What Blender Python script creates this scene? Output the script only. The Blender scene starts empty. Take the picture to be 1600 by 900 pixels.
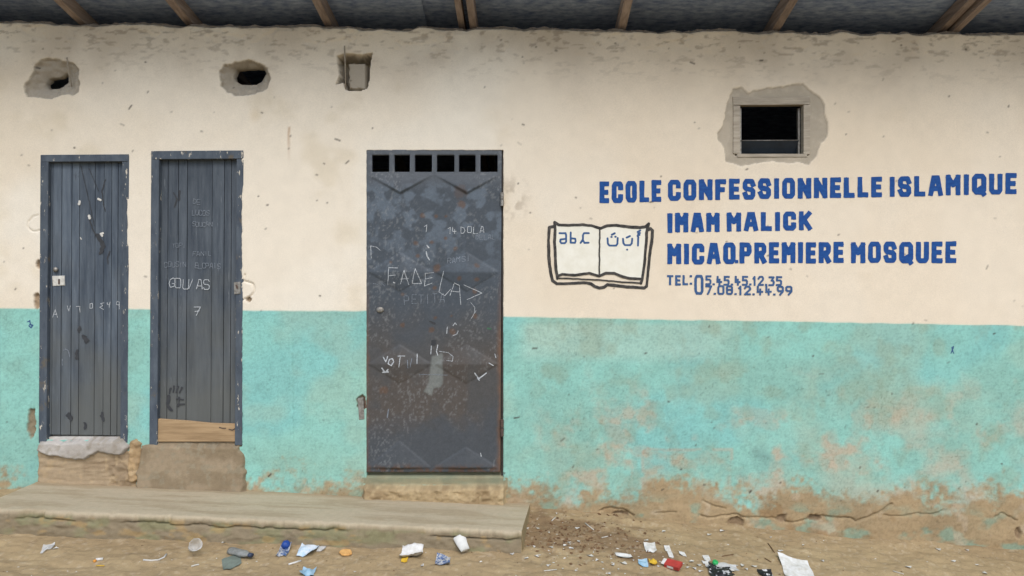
import bpy, math, random
import numpy as np

# ------------------------------------------------------------------ camera, sky, sun, exposure
S = bpy.context.scene
PX = 240.0                      # photograph pixels per metre on the wall plane
CAMZ = 1.6
DIST = 5.0
cam_d = bpy.data.cameras.new('camera'); cam = bpy.data.objects.new('camera', cam_d)
S.collection.objects.link(cam); S.camera = cam
cam.location = (0, -DIST, CAMZ); cam.rotation_euler = (math.radians(90), 0, 0)
cam_d.sensor_width = 36.0; cam_d.lens = 36.0 * DIST / (1600 / PX); cam_d.clip_end = 500

SUN_EL, SUN_AZ = 48.0, 12.0     # sun behind the camera, slightly to the right
w = bpy.data.worlds.new('World'); S.world = w; w.use_nodes = True
nt = w.node_tree; nt.nodes.clear()
sky = nt.nodes.new('ShaderNodeTexSky'); sky.sky_type = 'NISHITA'; sky.sun_disc = False
sky.sun_elevation = math.radians(SUN_EL); sky.sun_rotation = math.radians(180 - SUN_AZ)
sky.air_density = 1.0; sky.dust_density = 1.5; sky.ozone_density = 1.0
bg = nt.nodes.new('ShaderNodeBackground'); bg.inputs['Strength'].default_value = 0.14
wo = nt.nodes.new('ShaderNodeOutputWorld')
nt.links.new(sky.outputs[0], bg.inputs[0]); nt.links.new(bg.outputs[0], wo.inputs[0])
sd = bpy.data.lights.new('sun', 'SUN'); sd.energy = 1.5; sd.angle = math.radians(40); sd.color = (1.0, 0.975, 0.94)
sun = bpy.data.objects.new('sun', sd); S.collection.objects.link(sun)
sun.rotation_euler = (math.radians(90 - SUN_EL), 0, math.radians(SUN_AZ))
S.view_settings.view_transform = 'Standard'; S.view_settings.look = 'None'
S.view_settings.gamma = 1.0; S.view_settings.use_curve_mapping = False
S.view_settings.exposure = 0.56

# ------------------------------------------------------------------ helpers
rng = np.random.default_rng(7); random.seed(7)
def X_(px): return (np.asarray(px, float) - 800.0) / PX
def Z_(py): return CAMZ + (450.0 - np.asarray(py, float)) / PX
def lin(r, g, b):
    c = np.array([r, g, b], float) / 255.0
    return np.where(c <= 0.04045, c / 12.92, ((c + 0.055) / 1.055) ** 2.4)
def L4(c): l = lin(*c); return (float(l[0]), float(l[1]), float(l[2]), 1.0)
def sst(a, b, x):
    t = np.clip((x - a) / (b - a), 0, 1); return t * t * (3 - 2 * t)
def hsh(ix, iy, s):
    n = (ix.astype(np.int64) * 374761393 + iy.astype(np.int64) * 668265263 + s * 974711) & 0xffffffff
    n = ((n ^ (n >> 13)) * 1274126177) & 0xffffffff
    return ((n ^ (n >> 16)) & 0xffff) / 65535.0
def vn(x, y, s=0):
    x, y = np.broadcast_arrays(np.asarray(x, float), np.asarray(y, float))
    ix, iy = np.floor(x), np.floor(y); fx, fy = x - ix, y - iy
    fx = fx * fx * (3 - 2 * fx); fy = fy * fy * (3 - 2 * fy)
    a, b, c, d = hsh(ix, iy, s), hsh(ix + 1, iy, s), hsh(ix, iy + 1, s), hsh(ix + 1, iy + 1, s)
    return (a * (1 - fx) + b * fx) * (1 - fy) + (c * (1 - fx) + d * fx) * fy
def fb(x, y, s=0, o=4):
    t, a, n = 0, 0.5, 0
    for k in range(o):
        t = t + a * vn(x * 2 ** k + 17.3 * k, y * 2 ** k - 9.1 * k, s + k * 31); n += a; a *= 0.5
    return t / n
def seg_dist(x, y, pts):
    d = np.full(np.shape(x), 1e9)
    for (ax, ay), (bx, by) in zip(pts[:-1], pts[1:]):
        dx, dy = bx - ax, by - ay; L = dx * dx + dy * dy + 1e-9
        t = np.clip(((x - ax) * dx + (y - ay) * dy) / L, 0, 1)
        d = np.minimum(d, np.hypot(x - ax - t * dx, y - ay - t * dy))
    return d
def poly_sd(x, y, P):           # signed distance to polygon, negative inside
    P = list(P); d = seg_dist(x, y, P + [P[0]]); ins = np.zeros(np.shape(x), bool)
    for (ax, ay), (bx, by) in zip(P, P[1:] + P[:1]):
        c = (ay > y) != (by > y)
        with np.errstate(divide='ignore', invalid='ignore'):
            ins ^= c & (x < (bx - ax) * (y - ay) / ((by - ay) if by != ay else 1e-9) + ax)
    return np.where(ins, -d, d)
def rect_sd(x, y, x0, y0, x1, y1):
    cx, cy = (x0 + x1) / 2, (y0 + y1) / 2
    qx, qy = np.abs(x - cx) - (x1 - x0) / 2, np.abs(y - cy) - (y1 - y0) / 2
    return np.hypot(np.maximum(qx, 0), np.maximum(qy, 0)) + np.minimum(np.maximum(qx, qy), 0)
def mixc(col, m, c): m = m[..., None]; return col * (1 - m) + np.asarray(c) * m

MATS = {}
def N(m, t): return m.node_tree.nodes.new(t)
def mat(name, c1, c2=None, rough=0.85, scale=(20, 20, 20), bump=0.0, bscale=None, metallic=0.0, rnd=0.0, attr=None, alpha=None, trans=0.0, detail=6.0, bdist=0.002, lo=0.35, hi=0.65):
    if name in MATS: return MATS[name]
    m = bpy.data.materials.new(name); m.use_nodes = True; t = m.node_tree; MATS[name] = m
    b = t.nodes['Principled BSDF']; b.inputs['Roughness'].default_value = rough; b.inputs['Metallic'].default_value = metallic
    b.inputs['Specular IOR Level'].default_value = 0.3
    tc = N(m, 'ShaderNodeTexCoord'); mp = N(m, 'ShaderNodeMapping'); mp.inputs['Scale'].default_value = scale
    t.links.new(tc.outputs['Object'], mp.inputs[0])
    no = N(m, 'ShaderNodeTexNoise'); no.inputs['Scale'].default_value = 1.0; no.inputs['Detail'].default_value = detail; no.inputs['Roughness'].default_value = 0.65
    t.links.new(mp.outputs[0], no.inputs['Vector'])
    mr = N(m, 'ShaderNodeMapRange'); mr.inputs[1].default_value = lo; mr.inputs[2].default_value = hi
    t.links.new(no.outputs[0], mr.inputs[0])
    mx = N(m, 'ShaderNodeMix'); mx.data_type = 'RGBA'
    t.links.new(mr.outputs[0], mx.inputs[0])
    if attr:
        at = N(m, 'ShaderNodeAttribute'); at.attribute_name = attr
        mu = N(m, 'ShaderNodeMix'); mu.data_type = 'RGBA'; mu.blend_type = 'MULTIPLY'; mu.inputs[0].default_value = 1.0
        mx.inputs[6].default_value = (c1[0], c1[1], c1[2], 1); mx.inputs[7].default_value = (c2[0], c2[1], c2[2], 1)
        t.links.new(at.outputs['Color'], mu.inputs[6]); t.links.new(mx.outputs[2], mu.inputs[7]); out = mu.outputs[2]
    else:
        mx.inputs[6].default_value = L4(c1); mx.inputs[7].default_value = L4(c2 or c1); out = mx.outputs[2]
    if rnd:
        oi = N(m, 'ShaderNodeObjectInfo'); r2 = N(m, 'ShaderNodeMapRange'); r2.inputs[3].default_value = 1 - rnd; r2.inputs[4].default_value = 1 + rnd
        t.links.new(oi.outputs['Random'], r2.inputs[0])
        hv = N(m, 'ShaderNodeHueSaturation'); t.links.new(r2.outputs[0], hv.inputs['Value']); t.links.new(out, hv.inputs['Color']); out = hv.outputs[0]
    t.links.new(out, b.inputs['Base Color'])
    if bump:
        n2 = N(m, 'ShaderNodeTexNoise'); n2.inputs['Scale'].default_value = 1.0; n2.inputs['Detail'].default_value = 5; n2.inputs['Roughness'].default_value = 0.7
        m2 = N(m, 'ShaderNodeMapping'); m2.inputs['Scale'].default_value = bscale or scale
        t.links.new(tc.outputs['Object'], m2.inputs[0]); t.links.new(m2.outputs[0], n2.inputs['Vector'])
        bp = N(m, 'ShaderNodeBump'); bp.inputs['Strength'].default_value = bump; bp.inputs['Distance'].default_value = bdist
        t.links.new(n2.outputs[0], bp.inputs['Height']); t.links.new(bp.outputs[0], b.inputs['Normal'])
        if attr:
            ml = N(m, 'ShaderNodeMath'); ml.operation = 'MULTIPLY'; ml.inputs[1].default_value = bump
            t.links.new(at.outputs['Alpha'], ml.inputs[0]); t.links.new(ml.outputs[0], bp.inputs['Strength'])
    if trans: b.inputs['Transmission Weight'].default_value = trans; b.inputs['IOR'].default_value = 1.3
    if alpha is not None: b.inputs['Alpha'].default_value = alpha
    return m

def link(o, parent=None, label=None, cat=None, group=None, kind=None):
    S.collection.objects.link(o)
    if parent is not None: o.parent = parent
    for k, v in (('label', label), ('category', cat), ('group', group), ('kind', kind)):
        if v: o[k] = v
    return o
def mesh_np(name, V, F, m, parent=None, col=None, smooth=False, **kw):
    me = bpy.data.meshes.new(name)
    V = np.asarray(V, np.float32)
    if isinstance(F, np.ndarray) and F.ndim == 2:
        n, k = F.shape
        me.vertices.add(len(V)); me.vertices.foreach_set('co', V.ravel())
        me.loops.add(n * k); me.loops.foreach_set('vertex_index', F.ravel().astype(np.int32))
        me.polygons.add(n); me.polygons.foreach_set('loop_start', np.arange(0, n * k, k, dtype=np.int32))
        me.update(calc_edges=True)
    else:
        me.from_pydata([tuple(map(float, v)) for v in V], [], [tuple(int(i) for i in f) for f in F])
    if smooth: me.polygons.foreach_set('use_smooth', np.ones(len(me.polygons), bool))
    if col is not None:
        a = me.color_attributes.new('col', 'FLOAT_COLOR', 'POINT'); a.data.foreach_set('color', np.asarray(col, np.float32).ravel())
    me.validate(); me.update()
    me.materials.append(m)
    return link(bpy.data.objects.new(name, me), parent, **kw)
def empty(name, parent=None, loc=(0, 0, 0), **kw):
    o = bpy.data.objects.new(name, None); o.location = loc; o.empty_display_size = 0.1
    return link(o, parent, **kw)

def grid_faces(nx, ny, keep=None):
    i = np.arange(nx * ny).reshape(ny, nx)
    f = np.stack([i[:-1, :-1], i[:-1, 1:], i[1:, 1:], i[1:, :-1]], -1)
    return f[keep] if keep is not None else f.reshape(-1, 4)
def compact(V, F, col=None):
    u, inv = np.unique(F, return_inverse=True)
    return V[u], inv.reshape(F.shape), (col[u] if col is not None else None), u
def skirt(V, F, col, dy):       # close the rim of a sheet by folding its border back by dy
    e = np.concatenate([F[:, [k, (k + 1) % 4]] for k in range(4)])
    key = np.sort(e, 1); _, idx, cnt = np.unique(key, axis=0, return_index=True, return_counts=True)
    be = e[idx[cnt == 1]]; u = np.unique(be); mp = np.full(len(V), -1); mp[u] = np.arange(len(u)) + len(V)
    V2 = V[u].copy(); V2[:, 1] += dy
    F2 = np.stack([be[:, 1], be[:, 0], mp[be[:, 0]], mp[be[:, 1]]], 1)
    return np.concatenate([V, V2]), np.concatenate([F, F2]), (np.concatenate([col, col[u]]) if col is not None else None)

# sheet of paint bounded by a signed distance field, lying on a height function
def sdf_sheet(name, sdf, box, res, hfun, m, parent, **kw):
    x0, y0, x1, y1 = box; nx, ny = int((x1 - x0) / res) + 2, int((y1 - y0) / res) + 2
    gx, gy = np.meshgrid(x0 + np.arange(nx) * res, y0 + np.arange(ny) * res)
    d = sdf(gx, gy); cen = (d[:-1, :-1] + d[1:, :-1] + d[:-1, 1:] + d[1:, 1:]) / 4
    keep = cen < 0
    if not keep.any(): return None
    F = grid_faces(nx, ny, keep); e = 0.25 * res
    g_x = (sdf(gx + e, gy) - sdf(gx - e, gy)) / (2 * e); g_y = (sdf(gx, gy + e) - sdf(gx, gy - e)) / (2 * e)
    k = np.zeros((ny + 1, nx + 1), int); k[1:-1, 1:-1] = keep
    bnd = (k[:-1, :-1] + k[1:, :-1] + k[:-1, 1:] + k[1:, 1:]); bnd = (bnd < 4)
    mv = np.where(bnd, np.clip(d, -res * .7, res * .7), 0); gx2, gy2 = gx - mv * g_x, gy - mv * g_y
    V = np.stack([X_(gx2), -hfun(gx2, gy2), Z_(gy2)], -1).reshape(-1, 3)
    V, F, _, _ = compact(V, F)
    return mesh_np(name, V, F[:, ::-1], m, parent, **kw)
def ends(P, ax, ay, bx, by, t):
    n = len(P) - 1
    for i in range(n):
        if P[i] == (ax, ay) and P[i + 1] == (bx, by): break
    def ext(j, ux, uy):
        if j < 0 or j >= n: return t * .46 if P[0] != P[-1] else 0.0
        vx, vy = P[j + 1][0] - P[j][0], P[j + 1][1] - P[j][1]; L = math.hypot(vx, vy) + 1e-6
        return t * .42 if abs((vx * ux + vy * uy) / L) < .3 else 0.0
    L = math.hypot(bx - ax, by - ay) + 1e-6; ux, uy = (bx - ax) / L, (by - ay) / L
    return ext(i - 1, ux, uy), ext(i + 1, ux, uy)
def strokes_sdf(polys, t0, square=False, wob=0.0, seed=0):
    def f(x, y):
        if wob: x = x + wob * (fb(x / 7, y / 7, seed, 2) - .5) * 2; y = y + wob * (fb(x / 7, y / 7, seed + 5, 2) - .5) * 2
        d = np.full(np.shape(x), 1e9); t = t0 * (1 + .5 * wob * (fb(x / 22, y / 22, 77, 2) - .5))
        for P in polys:
            for (ax, ay), (bx, by) in zip(P[:-1], P[1:]):
                L = math.hypot(bx - ax, by - ay) + 1e-6; ux, uy = (bx - ax) / L, (by - ay) / L
                lx = (x - ax) * ux + (y - ay) * uy; ly = -(x - ax) * uy + (y - ay) * ux
                if square:
                    i_ = P.index((ax, ay)) if (ax, ay) in P else 0; e0, e1 = ends(P, ax, ay, bx, by, t0); cxl = (L + e1 - e0) / 2; qx = np.abs(lx - cxl) - (L + e0 + e1) / 2; qy = np.abs(ly) - t / 2
                    q0 = np.clip(lx, 0, L); rd = np.hypot(lx - q0, ly) - t / 2
                    s = np.hypot(np.maximum(qx, 0), np.maximum(qy, 0)) + np.minimum(np.maximum(qx, qy), 0); s = np.minimum(s, rd)
                else:
                    q = np.clip(lx, 0, L); s = np.hypot(lx - q, ly) - t / 2
                d = np.minimum(d, s)
        return d
    return f
def bbox(polys, pad):
    a = np.array([p for P in polys for p in P]); return (*(a.min(0) - pad), *(a.max(0) + pad))

# ------------------------------------------------------------------ outlines read off the photograph (pixels on the wall plane)
def zz(pts, ox, oy, s): return [(ox + x / s, oy + y / s) for x, y in pts]
HOLE_A = zz([(120,450),(160,390),(190,320),(250,297),(345,318),(380,325),(408,355),(410,480),(380,497),(340,488),(270,515),(190,510),(140,500)], 0, 0, 3.333)
HOLE_A_IN = zz([(252,445),(268,415),(330,405),(368,385),(366,440),(322,468),(262,470)], 0, 0, 3.333)
def deep(P, d): return [(800 + (x - 800) * (1 + d / DIST), 450 + (y - 450) * (1 + d / DIST)) for x, y in P]
HOLE_A_IN = deep(HOLE_A_IN, .095)
HOLE_B = zz([(1140,370),(1165,335),(1230,325),(1290,312),(1340,318),(1390,350),(1408,410),(1385,460),(1330,490),(1255,500),(1190,485),(1150,445)], 0, 0, 3.333)
HOLE_B_IN = zz([(1225,400),(1240,368),(1300,360),(1380,362),(1393,392),(1368,430),(1340,447),(1265,445),(1230,425)], 0, 0, 3.333)
HOLE_B_IN = deep(HOLE_B_IN, .09)
VENT = [(527,88),(540,84),(566,86),(581,83),(578,95),(576,125),(573,138),(556,142),(541,140),(536,128),(526,131),(530,118)]
PATCH = zz([(300,395),(340,388),(372,418),(395,402),(480,390),(560,378),(612,372),(640,400),(690,430),(712,470),(712,520),(730,570),(722,610),(695,640),(675,690),(640,738),(590,722),(545,728),(480,720),(400,730),(335,742),(270,722),(262,660),(230,620),(232,590),(258,560),(268,480),(285,440)], 1040, 0, 2.857)
WIN = (1157, 163, 1257, 240)
DOOR_A = (66, 245, 199, 688); DOOR_B = (239, 239, 378, 699); DOOR_C = (573, 235, 786, 757)
CRACKS = [([(60,335),(52,338),(45,345),(43,353),(48,360),(56,362),(61,360)], 0.9), ([(376,441),(381,436),(383,428)], 1.0), ([(380,439),(388,442),(395,443),(397,452),(396,456),(390,463),(380,468)], 1.3),
    ([(1095,806),(1110,808),(1130,805),(1150,802),(1162,808),(1195,808),(1215,811)], 1.3), ([(1228,817),(1250,815),(1262,811),(1282,806),(1300,808),(1330,809),(1337,815),(1356,808),(1380,797),(1394,787)], 1.5),
    ([(1380,805),(1410,806),(1430,802),(1460,803),(1475,796)], 1.0), ([(1097,782),(1112,790),(1135,795)], 1.0), ([(938,797),(955,793),(975,797),(990,806)], 1.6), ([(1025,801),(1055,800)], 1.0), ([(1555,808),(1565,802),(1590,814)], 1.2),
    ([(456,520),(457,690)], 0.5)]
PITS = [((1222,810), 9, 8), ((1274,809), 11, 6), ((1590,832), 6, 9), ((388,468), 5, 4), ((1150,816), 14, 9), ((970,803), 14, 5), ((48,660), 7, 26), ((57,470), 5, 16), ((60,412), 5, 8), ((565,628), 8, 13)]

def band_y(x): return np.interp(x, [0, 237, 380, 570, 790, 1600], [482, 483, 485, 486, 495, 509]) + 1.6 * (fb(x / 25, x * 0, 3, 2) - .5)
def top_y(x): return np.interp(x, [0, 400, 800, 1600], [35, 42, 46, 55]) + 9 * (fb(x / 30, x * 0 + 3, 5, 4) - .5)
def base_h(x, y):
    return 0.012 * (fb(x / 330, y / 330, 11, 3) - .5) + 0.0045 * (fb(x / 70, y / 70, 12, 3) - .5) + 0.0011 * (fb(x / 16, y / 16, 13, 2) - .5)
def opening_sd(x, y):
    r = 3.0 * (fb(x / 9, y / 9, 21, 3) - .5)
    d = np.minimum(np.minimum(rect_sd(x, y, *DOOR_A), rect_sd(x, y, *DOOR_B)) + r, rect_sd(x, y, *DOOR_C) + r * .35 - .5)
    d = np.minimum(d, rect_sd(x, y, WIN[0] - 8, WIN[1] - 7, WIN[2] + 8, WIN[3] + 3))
    d = np.minimum(d, poly_sd(x, y, HOLE_A_IN) + r * .4); d = np.minimum(d, poly_sd(x, y, HOLE_B_IN) + r * .4)
    return d
def wall_h(x, y):
    h = base_h(x, y); rg = fb(x / 6, y / 6, 31, 3) - .5
    # broken holes: plaster knocked out, sloping in towards the opening
    for O, I, s in ((HOLE_A, HOLE_A_IN, 41), (HOLE_B, HOLE_B_IN, 43)):
        do = poly_sd(x, y, O) + 6 * (fb(x / 8, y / 8, s, 3) - .5); di = np.maximum(poly_sd(x, y, I), 0)
        ins = sst(0.6, -2.2, do); t = np.clip(-do / (di - do + 1e-6), 0, 1)
        h = h - ins * (0.020 + 0.050 * t ** 1.3 + 0.028 * rg)
    dv = poly_sd(x, y, VENT) + 2 * (fb(x / 5, y / 5, 44, 2) - .5); plug = rect_sd(x, y, 544, 98, 570, 137) + 2.5 * (fb(x / 7, y / 7, 45, 2) - .5)
    h = h - sst(0.5, -1.5, dv) * (0.018 + 0.17 * sst(0, 2.0, plug))
    dp = poly_sd(x, y, PATCH) + 4 * (fb(x / 8, y / 8, 46, 3) - .5)
    h = h - sst(0.8, -1.2, dp) * (0.009 + 0.004 * rg)
    ty = top_y(x); m = sst(1.5, -2, y - ty); h = h - m * (0.035 + 0.03 * rg)
    flake = sst(.60, .66, fb(x / 22, y / 11, 47, 4)) * sst(60, 0, y - ty); h = h - flake * .007
    for P, wd in CRACKS:
        a = np.array(P); b = (x > a[:, 0].min() - 8) & (x < a[:, 0].max() + 8) & (y > a[:, 1].min() - 8) & (y < a[:, 1].max() + 8)
        if b.any():
            d = seg_dist(x[b] + 2.5 * (vn(x[b] / 5, y[b] / 5, 48) - .5), y[b] + 2.5 * (vn(x[b] / 5, y[b] / 5, 49) - .5), P)
            h[b] -= 0.011 * wd * sst(wd * 1.1 + .5, 0.2, d)
    for (cx, cy), rx, ry in PITS:
        d = np.hypot((x - cx) / rx, (y - cy) / ry) + .7 * (fb(x / 6, y / 6, 50, 3) - .5)
        h = h - sst(1.0, .75, d) * (0.022 + .02 * rg)
    grit_ = sst(0, 6, y - band_y(x)); h = h + grit_ * (.0013 * (vn(x / 2.6, y / 2.6, 53) - .5) + .0020 * (fb(x / 7, y / 6, 54, 2) - .5))
    low = sst(735, 800, y + 25 * (fb(x / 60, y / 60, 51, 3) - .5)) * sst(380, 420, x)
    h = h + low * (0.004 + 0.018 * (fb(x / 45, y / 30, 52, 4) - .5) + .005 * rg)
    return h
C = lambda *c: lin(*c)
def wall_col(x, y):
    n1, n2, n3 = fb(x / 260, y / 200, 61, 4), fb(x / 70, y / 60, 62, 4), fb(x / 14, y / 14, 63, 3)
    sh = x.shape
    up = np.ones(sh + (3,)) * C(217, 207, 189)
    up = mixc(up, sst(.40, .75, n1) * .7, C(209, 196, 174)); up = mixc(up, sst(.62, .8, n2) * .35, C(194, 180, 152))
    up = mixc(up, sst(.45, .7, fb(x / 120, y / 160, 60, 3)) * .5, C(220, 214, 200))
    up = mixc(up, sst(700, 1000, x) * .55, C(212, 196, 172))
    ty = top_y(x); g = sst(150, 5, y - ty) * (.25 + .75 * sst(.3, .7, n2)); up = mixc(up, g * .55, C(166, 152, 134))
    st = sst(.58, .72, fb(x / 13, y / 5, 64, 5)) * sst(100, 0, y - ty); up = mixc(up, st * .5, C(120, 106, 92))
    lo = np.ones(sh + (3,)) * C(144, 198, 185)
    lo = mixc(lo, sst(.4, .7, n2) * .6, C(138, 180, 166)); lo = mixc(lo, sst(.5, .7, fb(x / 150, y / 130, 65, 3)) * .5, C(126, 190, 188))
    lo = mixc(lo, sst(.5, .68, fb(x / 95, y / 80, 66, 4)) * .42, C(160, 182, 162))
    pale = sst(800, 830, x) * sst(1180, 1080, x) * sst(500, 512, y) * sst(575, 548, y + 14 * (n2 - .5)); lo = mixc(lo, pale * .45, C(178, 198, 182))
    right = sst(1250, 1500, x)
    wn = fb(x / 42, y / 36, 67, 5)
    spots = sst(.53 - .05 * right, .74, wn) * sst(540, 700, y) * sst(800, 900, x) * (.5 + .5 * sst(.4, .6, n3)); lo = mixc(lo, spots * .75, C(188, 164, 140))
    stain = sst(.52, .74, fb(x / 30, y / 34, 68, 4)) * sst(800, 860, x); lo = mixc(lo, stain * .3, C(146, 150, 122))
    rc = rect_sd(x, y, 1004, 702, 1144, 800) + 7 * (n2 - .5); lo = mixc(lo, sst(1.5, -1.5, np.abs(rc) - 2.5) * .4 * sst(.35, .6, n3), C(186, 158, 136)); lo = mixc(lo, sst(2, -6, rc) * (.05 + .5 * sst(.42, .62, wn)), C(180, 156, 128))
    pk = sst(1150, 1500, x) * sst(590, 720, y) * sst(.40, .66, fb(x / 70, y / 55, 74, 5)); lo = mixc(lo, pk * .7, C(194, 174, 152))
    # bare cement where the paint has worn off along the foot of the wall
    edge = np.interp(x, [0, 60, 380, 570, 790, 840, 900, 1000, 1150, 1400, 1600], [742, 742, 752, 752, 745, 752, 775, 755, 762, 772, 785])
    wl = (y - edge + 14 * right + 100 * (fb(x / 62, y / 42, 69, 5) - .5)) / 70; wear = sst(.20, .80, wl + .47 + .75 * (fb(x / 7, y / 7, 76, 3) - .5))
    bare = np.ones(sh + (3,)) * C(168, 146, 112)
    bare = mixc(bare, sst(.45, .65, n2) * .6, C(150, 132, 102)); bare = mixc(bare, sst(.52, .68, fb(x / 33, y / 22, 70, 4)) * .8 * sst(765, 800, y + .04 * (1000 - x)), C(134, 160, 140))
    bare = mixc(bare, sst(.6, .72, fb(x / 25, y / 25, 71, 4)) * .6, C(184, 166, 140)); bare = mixc(bare, sst(.62, .74, fb(x / 40, y / 30, 72, 4)) * .7, C(150, 122, 86))
    lo = lo * (1 - wear[..., None]) + bare * wear[..., None]
    film = sst(640, 770, y) * .35 * sst(.35, .65, n1); lo = mixc(lo, film, C(150, 150, 118))
    b = sst(-1.2, 1.2, y - band_y(x)); col = up * (1 - b[..., None]) + lo * b[..., None]
    # bare mortar
    gm = np.zeros(sh)
    for O, s in ((HOLE_A, 41), (HOLE_B, 43)): gm = np.maximum(gm, sst(.8, -1, poly_sd(x, y, O) + 6 * (fb(x / 8, y / 8, s, 3) - .5)))
    gm = np.maximum(gm, sst(1, -1, poly_sd(x, y, VENT) + 2 * (fb(x / 5, y / 5, 44, 2) - .5)))
    gp = sst(.8, -.8, poly_sd(x, y, PATCH) + 4 * (fb(x / 8, y / 8, 46, 3) - .5))
    col = mixc(col, gm, C(162, 153, 138)); col = mixc(col, gp, C(164, 154, 137)); col = mixc(col, gp * sst(.5, .7, n3) * .4, C(180, 168, 150))
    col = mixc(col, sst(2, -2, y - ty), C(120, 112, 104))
    for (cx, cy), rx, ry in PITS: col = mixc(col, sst(1.05, .8, np.hypot((x - cx) / rx, (y - cy) / ry) + .7 * (fb(x / 6, y / 6, 50, 3) - .5)) * .9, C(140, 118, 92))
    rust = sst(3.5, 0, np.abs(x - 451.5 + 2 * (n3 - .5))) * sst(196, 200, y) * sst(262, 200, y); col = mixc(col, rust * .55, C(150, 105, 60))
    sm = sst(14, 0, np.hypot((x - 398) * 1.0, (y - 180) * .8)) * .3; col = mixc(col, sm, C(188, 164, 120))
    sm = sst(24, 4, np.hypot(x - 1190, (y - 702) * .45)) * .5 * sst(.4, .6, n2); col = mixc(col, sm, C(90, 110, 110))
    hs = sst(40, 5, np.hypot(x - 800, (y - 310) * .8)) * sst(.4, .62, n3); col = mixc(col, hs * .45, C(120, 104, 84))
    spk = sst(.5, .85, vn(x / 2.2, y / 2.2, 73)) * b * .14 + sst(.80, .95, vn(x / 2.4, y / 2.4, 75)) * (.03 + .20 * b) * sst(.3, .7, n2); col = col * (1 - spk)[..., None] * (0.96 + 0.08 * n3 - b * (.05 - .10 * n3))[..., None]
    grain = np.clip(.14 + .8 * b + .5 * gm + .3 * sst(90, 0, y - ty), 0, 1)
    return np.concatenate([col, grain[..., None]], -1)

# ------------------------------------------------------------------ ground
def g_wall(X): return CAMZ + np.interp(X, [-40, -8, -3.4, 0.1, .83, 2.08, 3.33, 8, 40], [-1.2, -1.22, -1.31, -1.435, -1.49, -1.615, -1.715, -1.8, -1.8])
def ground_z(X, Y):
    X = np.asarray(X, float); d = np.clip(-np.asarray(Y, float), 0, None)
    near = sst(7, 4, np.abs(X)) * sst(5, 3, d)
    z = g_wall(X) - .155 * np.minimum(d, .9) + .02 * (fb(X / .5, Y / .35, 81, 3) - .5) + near * (.026 * (fb(X / .12, Y / .06, 82, 3) - .5) + .006 * (fb(X / .03, Y / .02, 84, 3) - .5))
    # sand drifted up against the foot of the wall
    return z + .022 * np.exp(-d / .07) * fb(X / .2, X * 0, 83, 3)
def ground_at(px, py):          # the point of the ground seen at a pixel of the photograph
    dx, dz = (px - 800) / (PX * DIST), (450 - py) / (PX * DIST); t = 4.5
    for _ in range(40):
        z = float(ground_z(dx * t, -DIST + t)); t += (z - (CAMZ + dz * t)) / dz * .7
    return dx * t, -DIST + t, float(ground_z(dx * t, -DIST + t))

def axis(a, b, step, far, n):
    k = np.geomspace(step, far, n); return np.concatenate([(a - np.cumsum(k))[::-1], np.arange(a, b, step), b + np.cumsum(k)])
gxs = axis(-3.7, 3.7, .0095, 9, 42); gys = np.concatenate([-1.5 - np.cumsum(np.geomspace(.01, 9, 40))[::-1], np.arange(-1.5, .02, .0085), [.1, .4, 1.0, 2, 4, 10, 40]])
GX, GY = np.meshgrid(gxs, gys); GZ = ground_z(GX, GY)
def ground_col(X, Y):
    n1, n2, n3 = fb(X / .8, Y / .5, 91, 4), fb(X / .15, Y / .1, 92, 4), fb(X / .03, Y / .03, 93, 3)
    c = np.ones(X.shape + (3,)) * C(153, 133, 100); c = mixc(c, sst(.35, .7, n1) * .6, C(140, 120, 89)); c = mixc(c, sst(.5, .75, n2) * .5, C(165, 145, 110))
    wx, wy = X - .38, Y + .32
    wet = sst(1.05, .55, np.hypot(wx / .50, wy / .30) + 1.1 * (fb(X / .10, Y / .08, 94, 5) - .5))
    wet = np.maximum(wet, sst(1, .6, np.hypot((X - .78) / .22, (Y + .50) / .12) + 1.0 * (fb(X / .08, Y / .06, 95, 4) - .5)))
    c = mixc(c, wet * .55, C(100, 74, 52))
    c = mixc(c, sst(.70, .74, fb(X / .02, Y / .02, 96, 2)) * .22, C(196, 182, 160)); c = mixc(c, sst(.72, .76, fb(X / .018, Y / .018, 97, 2)) * .3, C(98, 82, 64))
    c = c * (.9 + .2 * n3)[..., None]
    return np.concatenate([c, np.ones(X.shape + (1,))], -1)
M_SAND = mat('sand', (.9, .9, .9), (1.1, 1.1, 1.1), .95, (160,) * 3, .6, (230,) * 3, attr='col', bdist=.004)
mesh_np('ground', np.stack([GX, GY, GZ], -1).reshape(-1, 3), grid_faces(len(gxs), len(gys)), M_SAND, col=ground_col(GX, GY).reshape(-1, 4), smooth=True, kind='structure', label='sandy brown bare ground strewn with litter before the wall')

# ------------------------------------------------------------------ the building
bld = empty('school_building', loc=(0, 0, 0), label='long cream and turquoise plastered school building with blue painted lettering', cat='building')
xs = axis(-40, 1640, 1.6, 160, 26); ys = np.concatenate([np.arange(22, 875, 1.6), 875 + np.cumsum(np.geomspace(2, 60, 8))])
WX, WY = np.meshgrid(xs, ys); sd_o = opening_sd(WX, WY)
cen = np.maximum(np.maximum(sd_o[:-1, :-1], sd_o[1:, :-1]), np.maximum(sd_o[:-1, 1:], sd_o[1:, 1:]))
sd_o = np.minimum(sd_o, WY - top_y(WX) + 5 + 5 * (fb(WX / 12, WY / 12, 23, 3) - .5))
avg = (sd_o[:-1, :-1] + sd_o[1:, :-1] + sd_o[:-1, 1:] + sd_o[1:, 1:]) / 4; keep = avg > 0
gyy, gxx = np.gradient(sd_o, ys, xs)
near = np.abs(sd_o) < 1.7; kk = np.zeros((len(ys) + 1, len(xs) + 1), int); kk[1:-1, 1:-1] = keep
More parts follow.
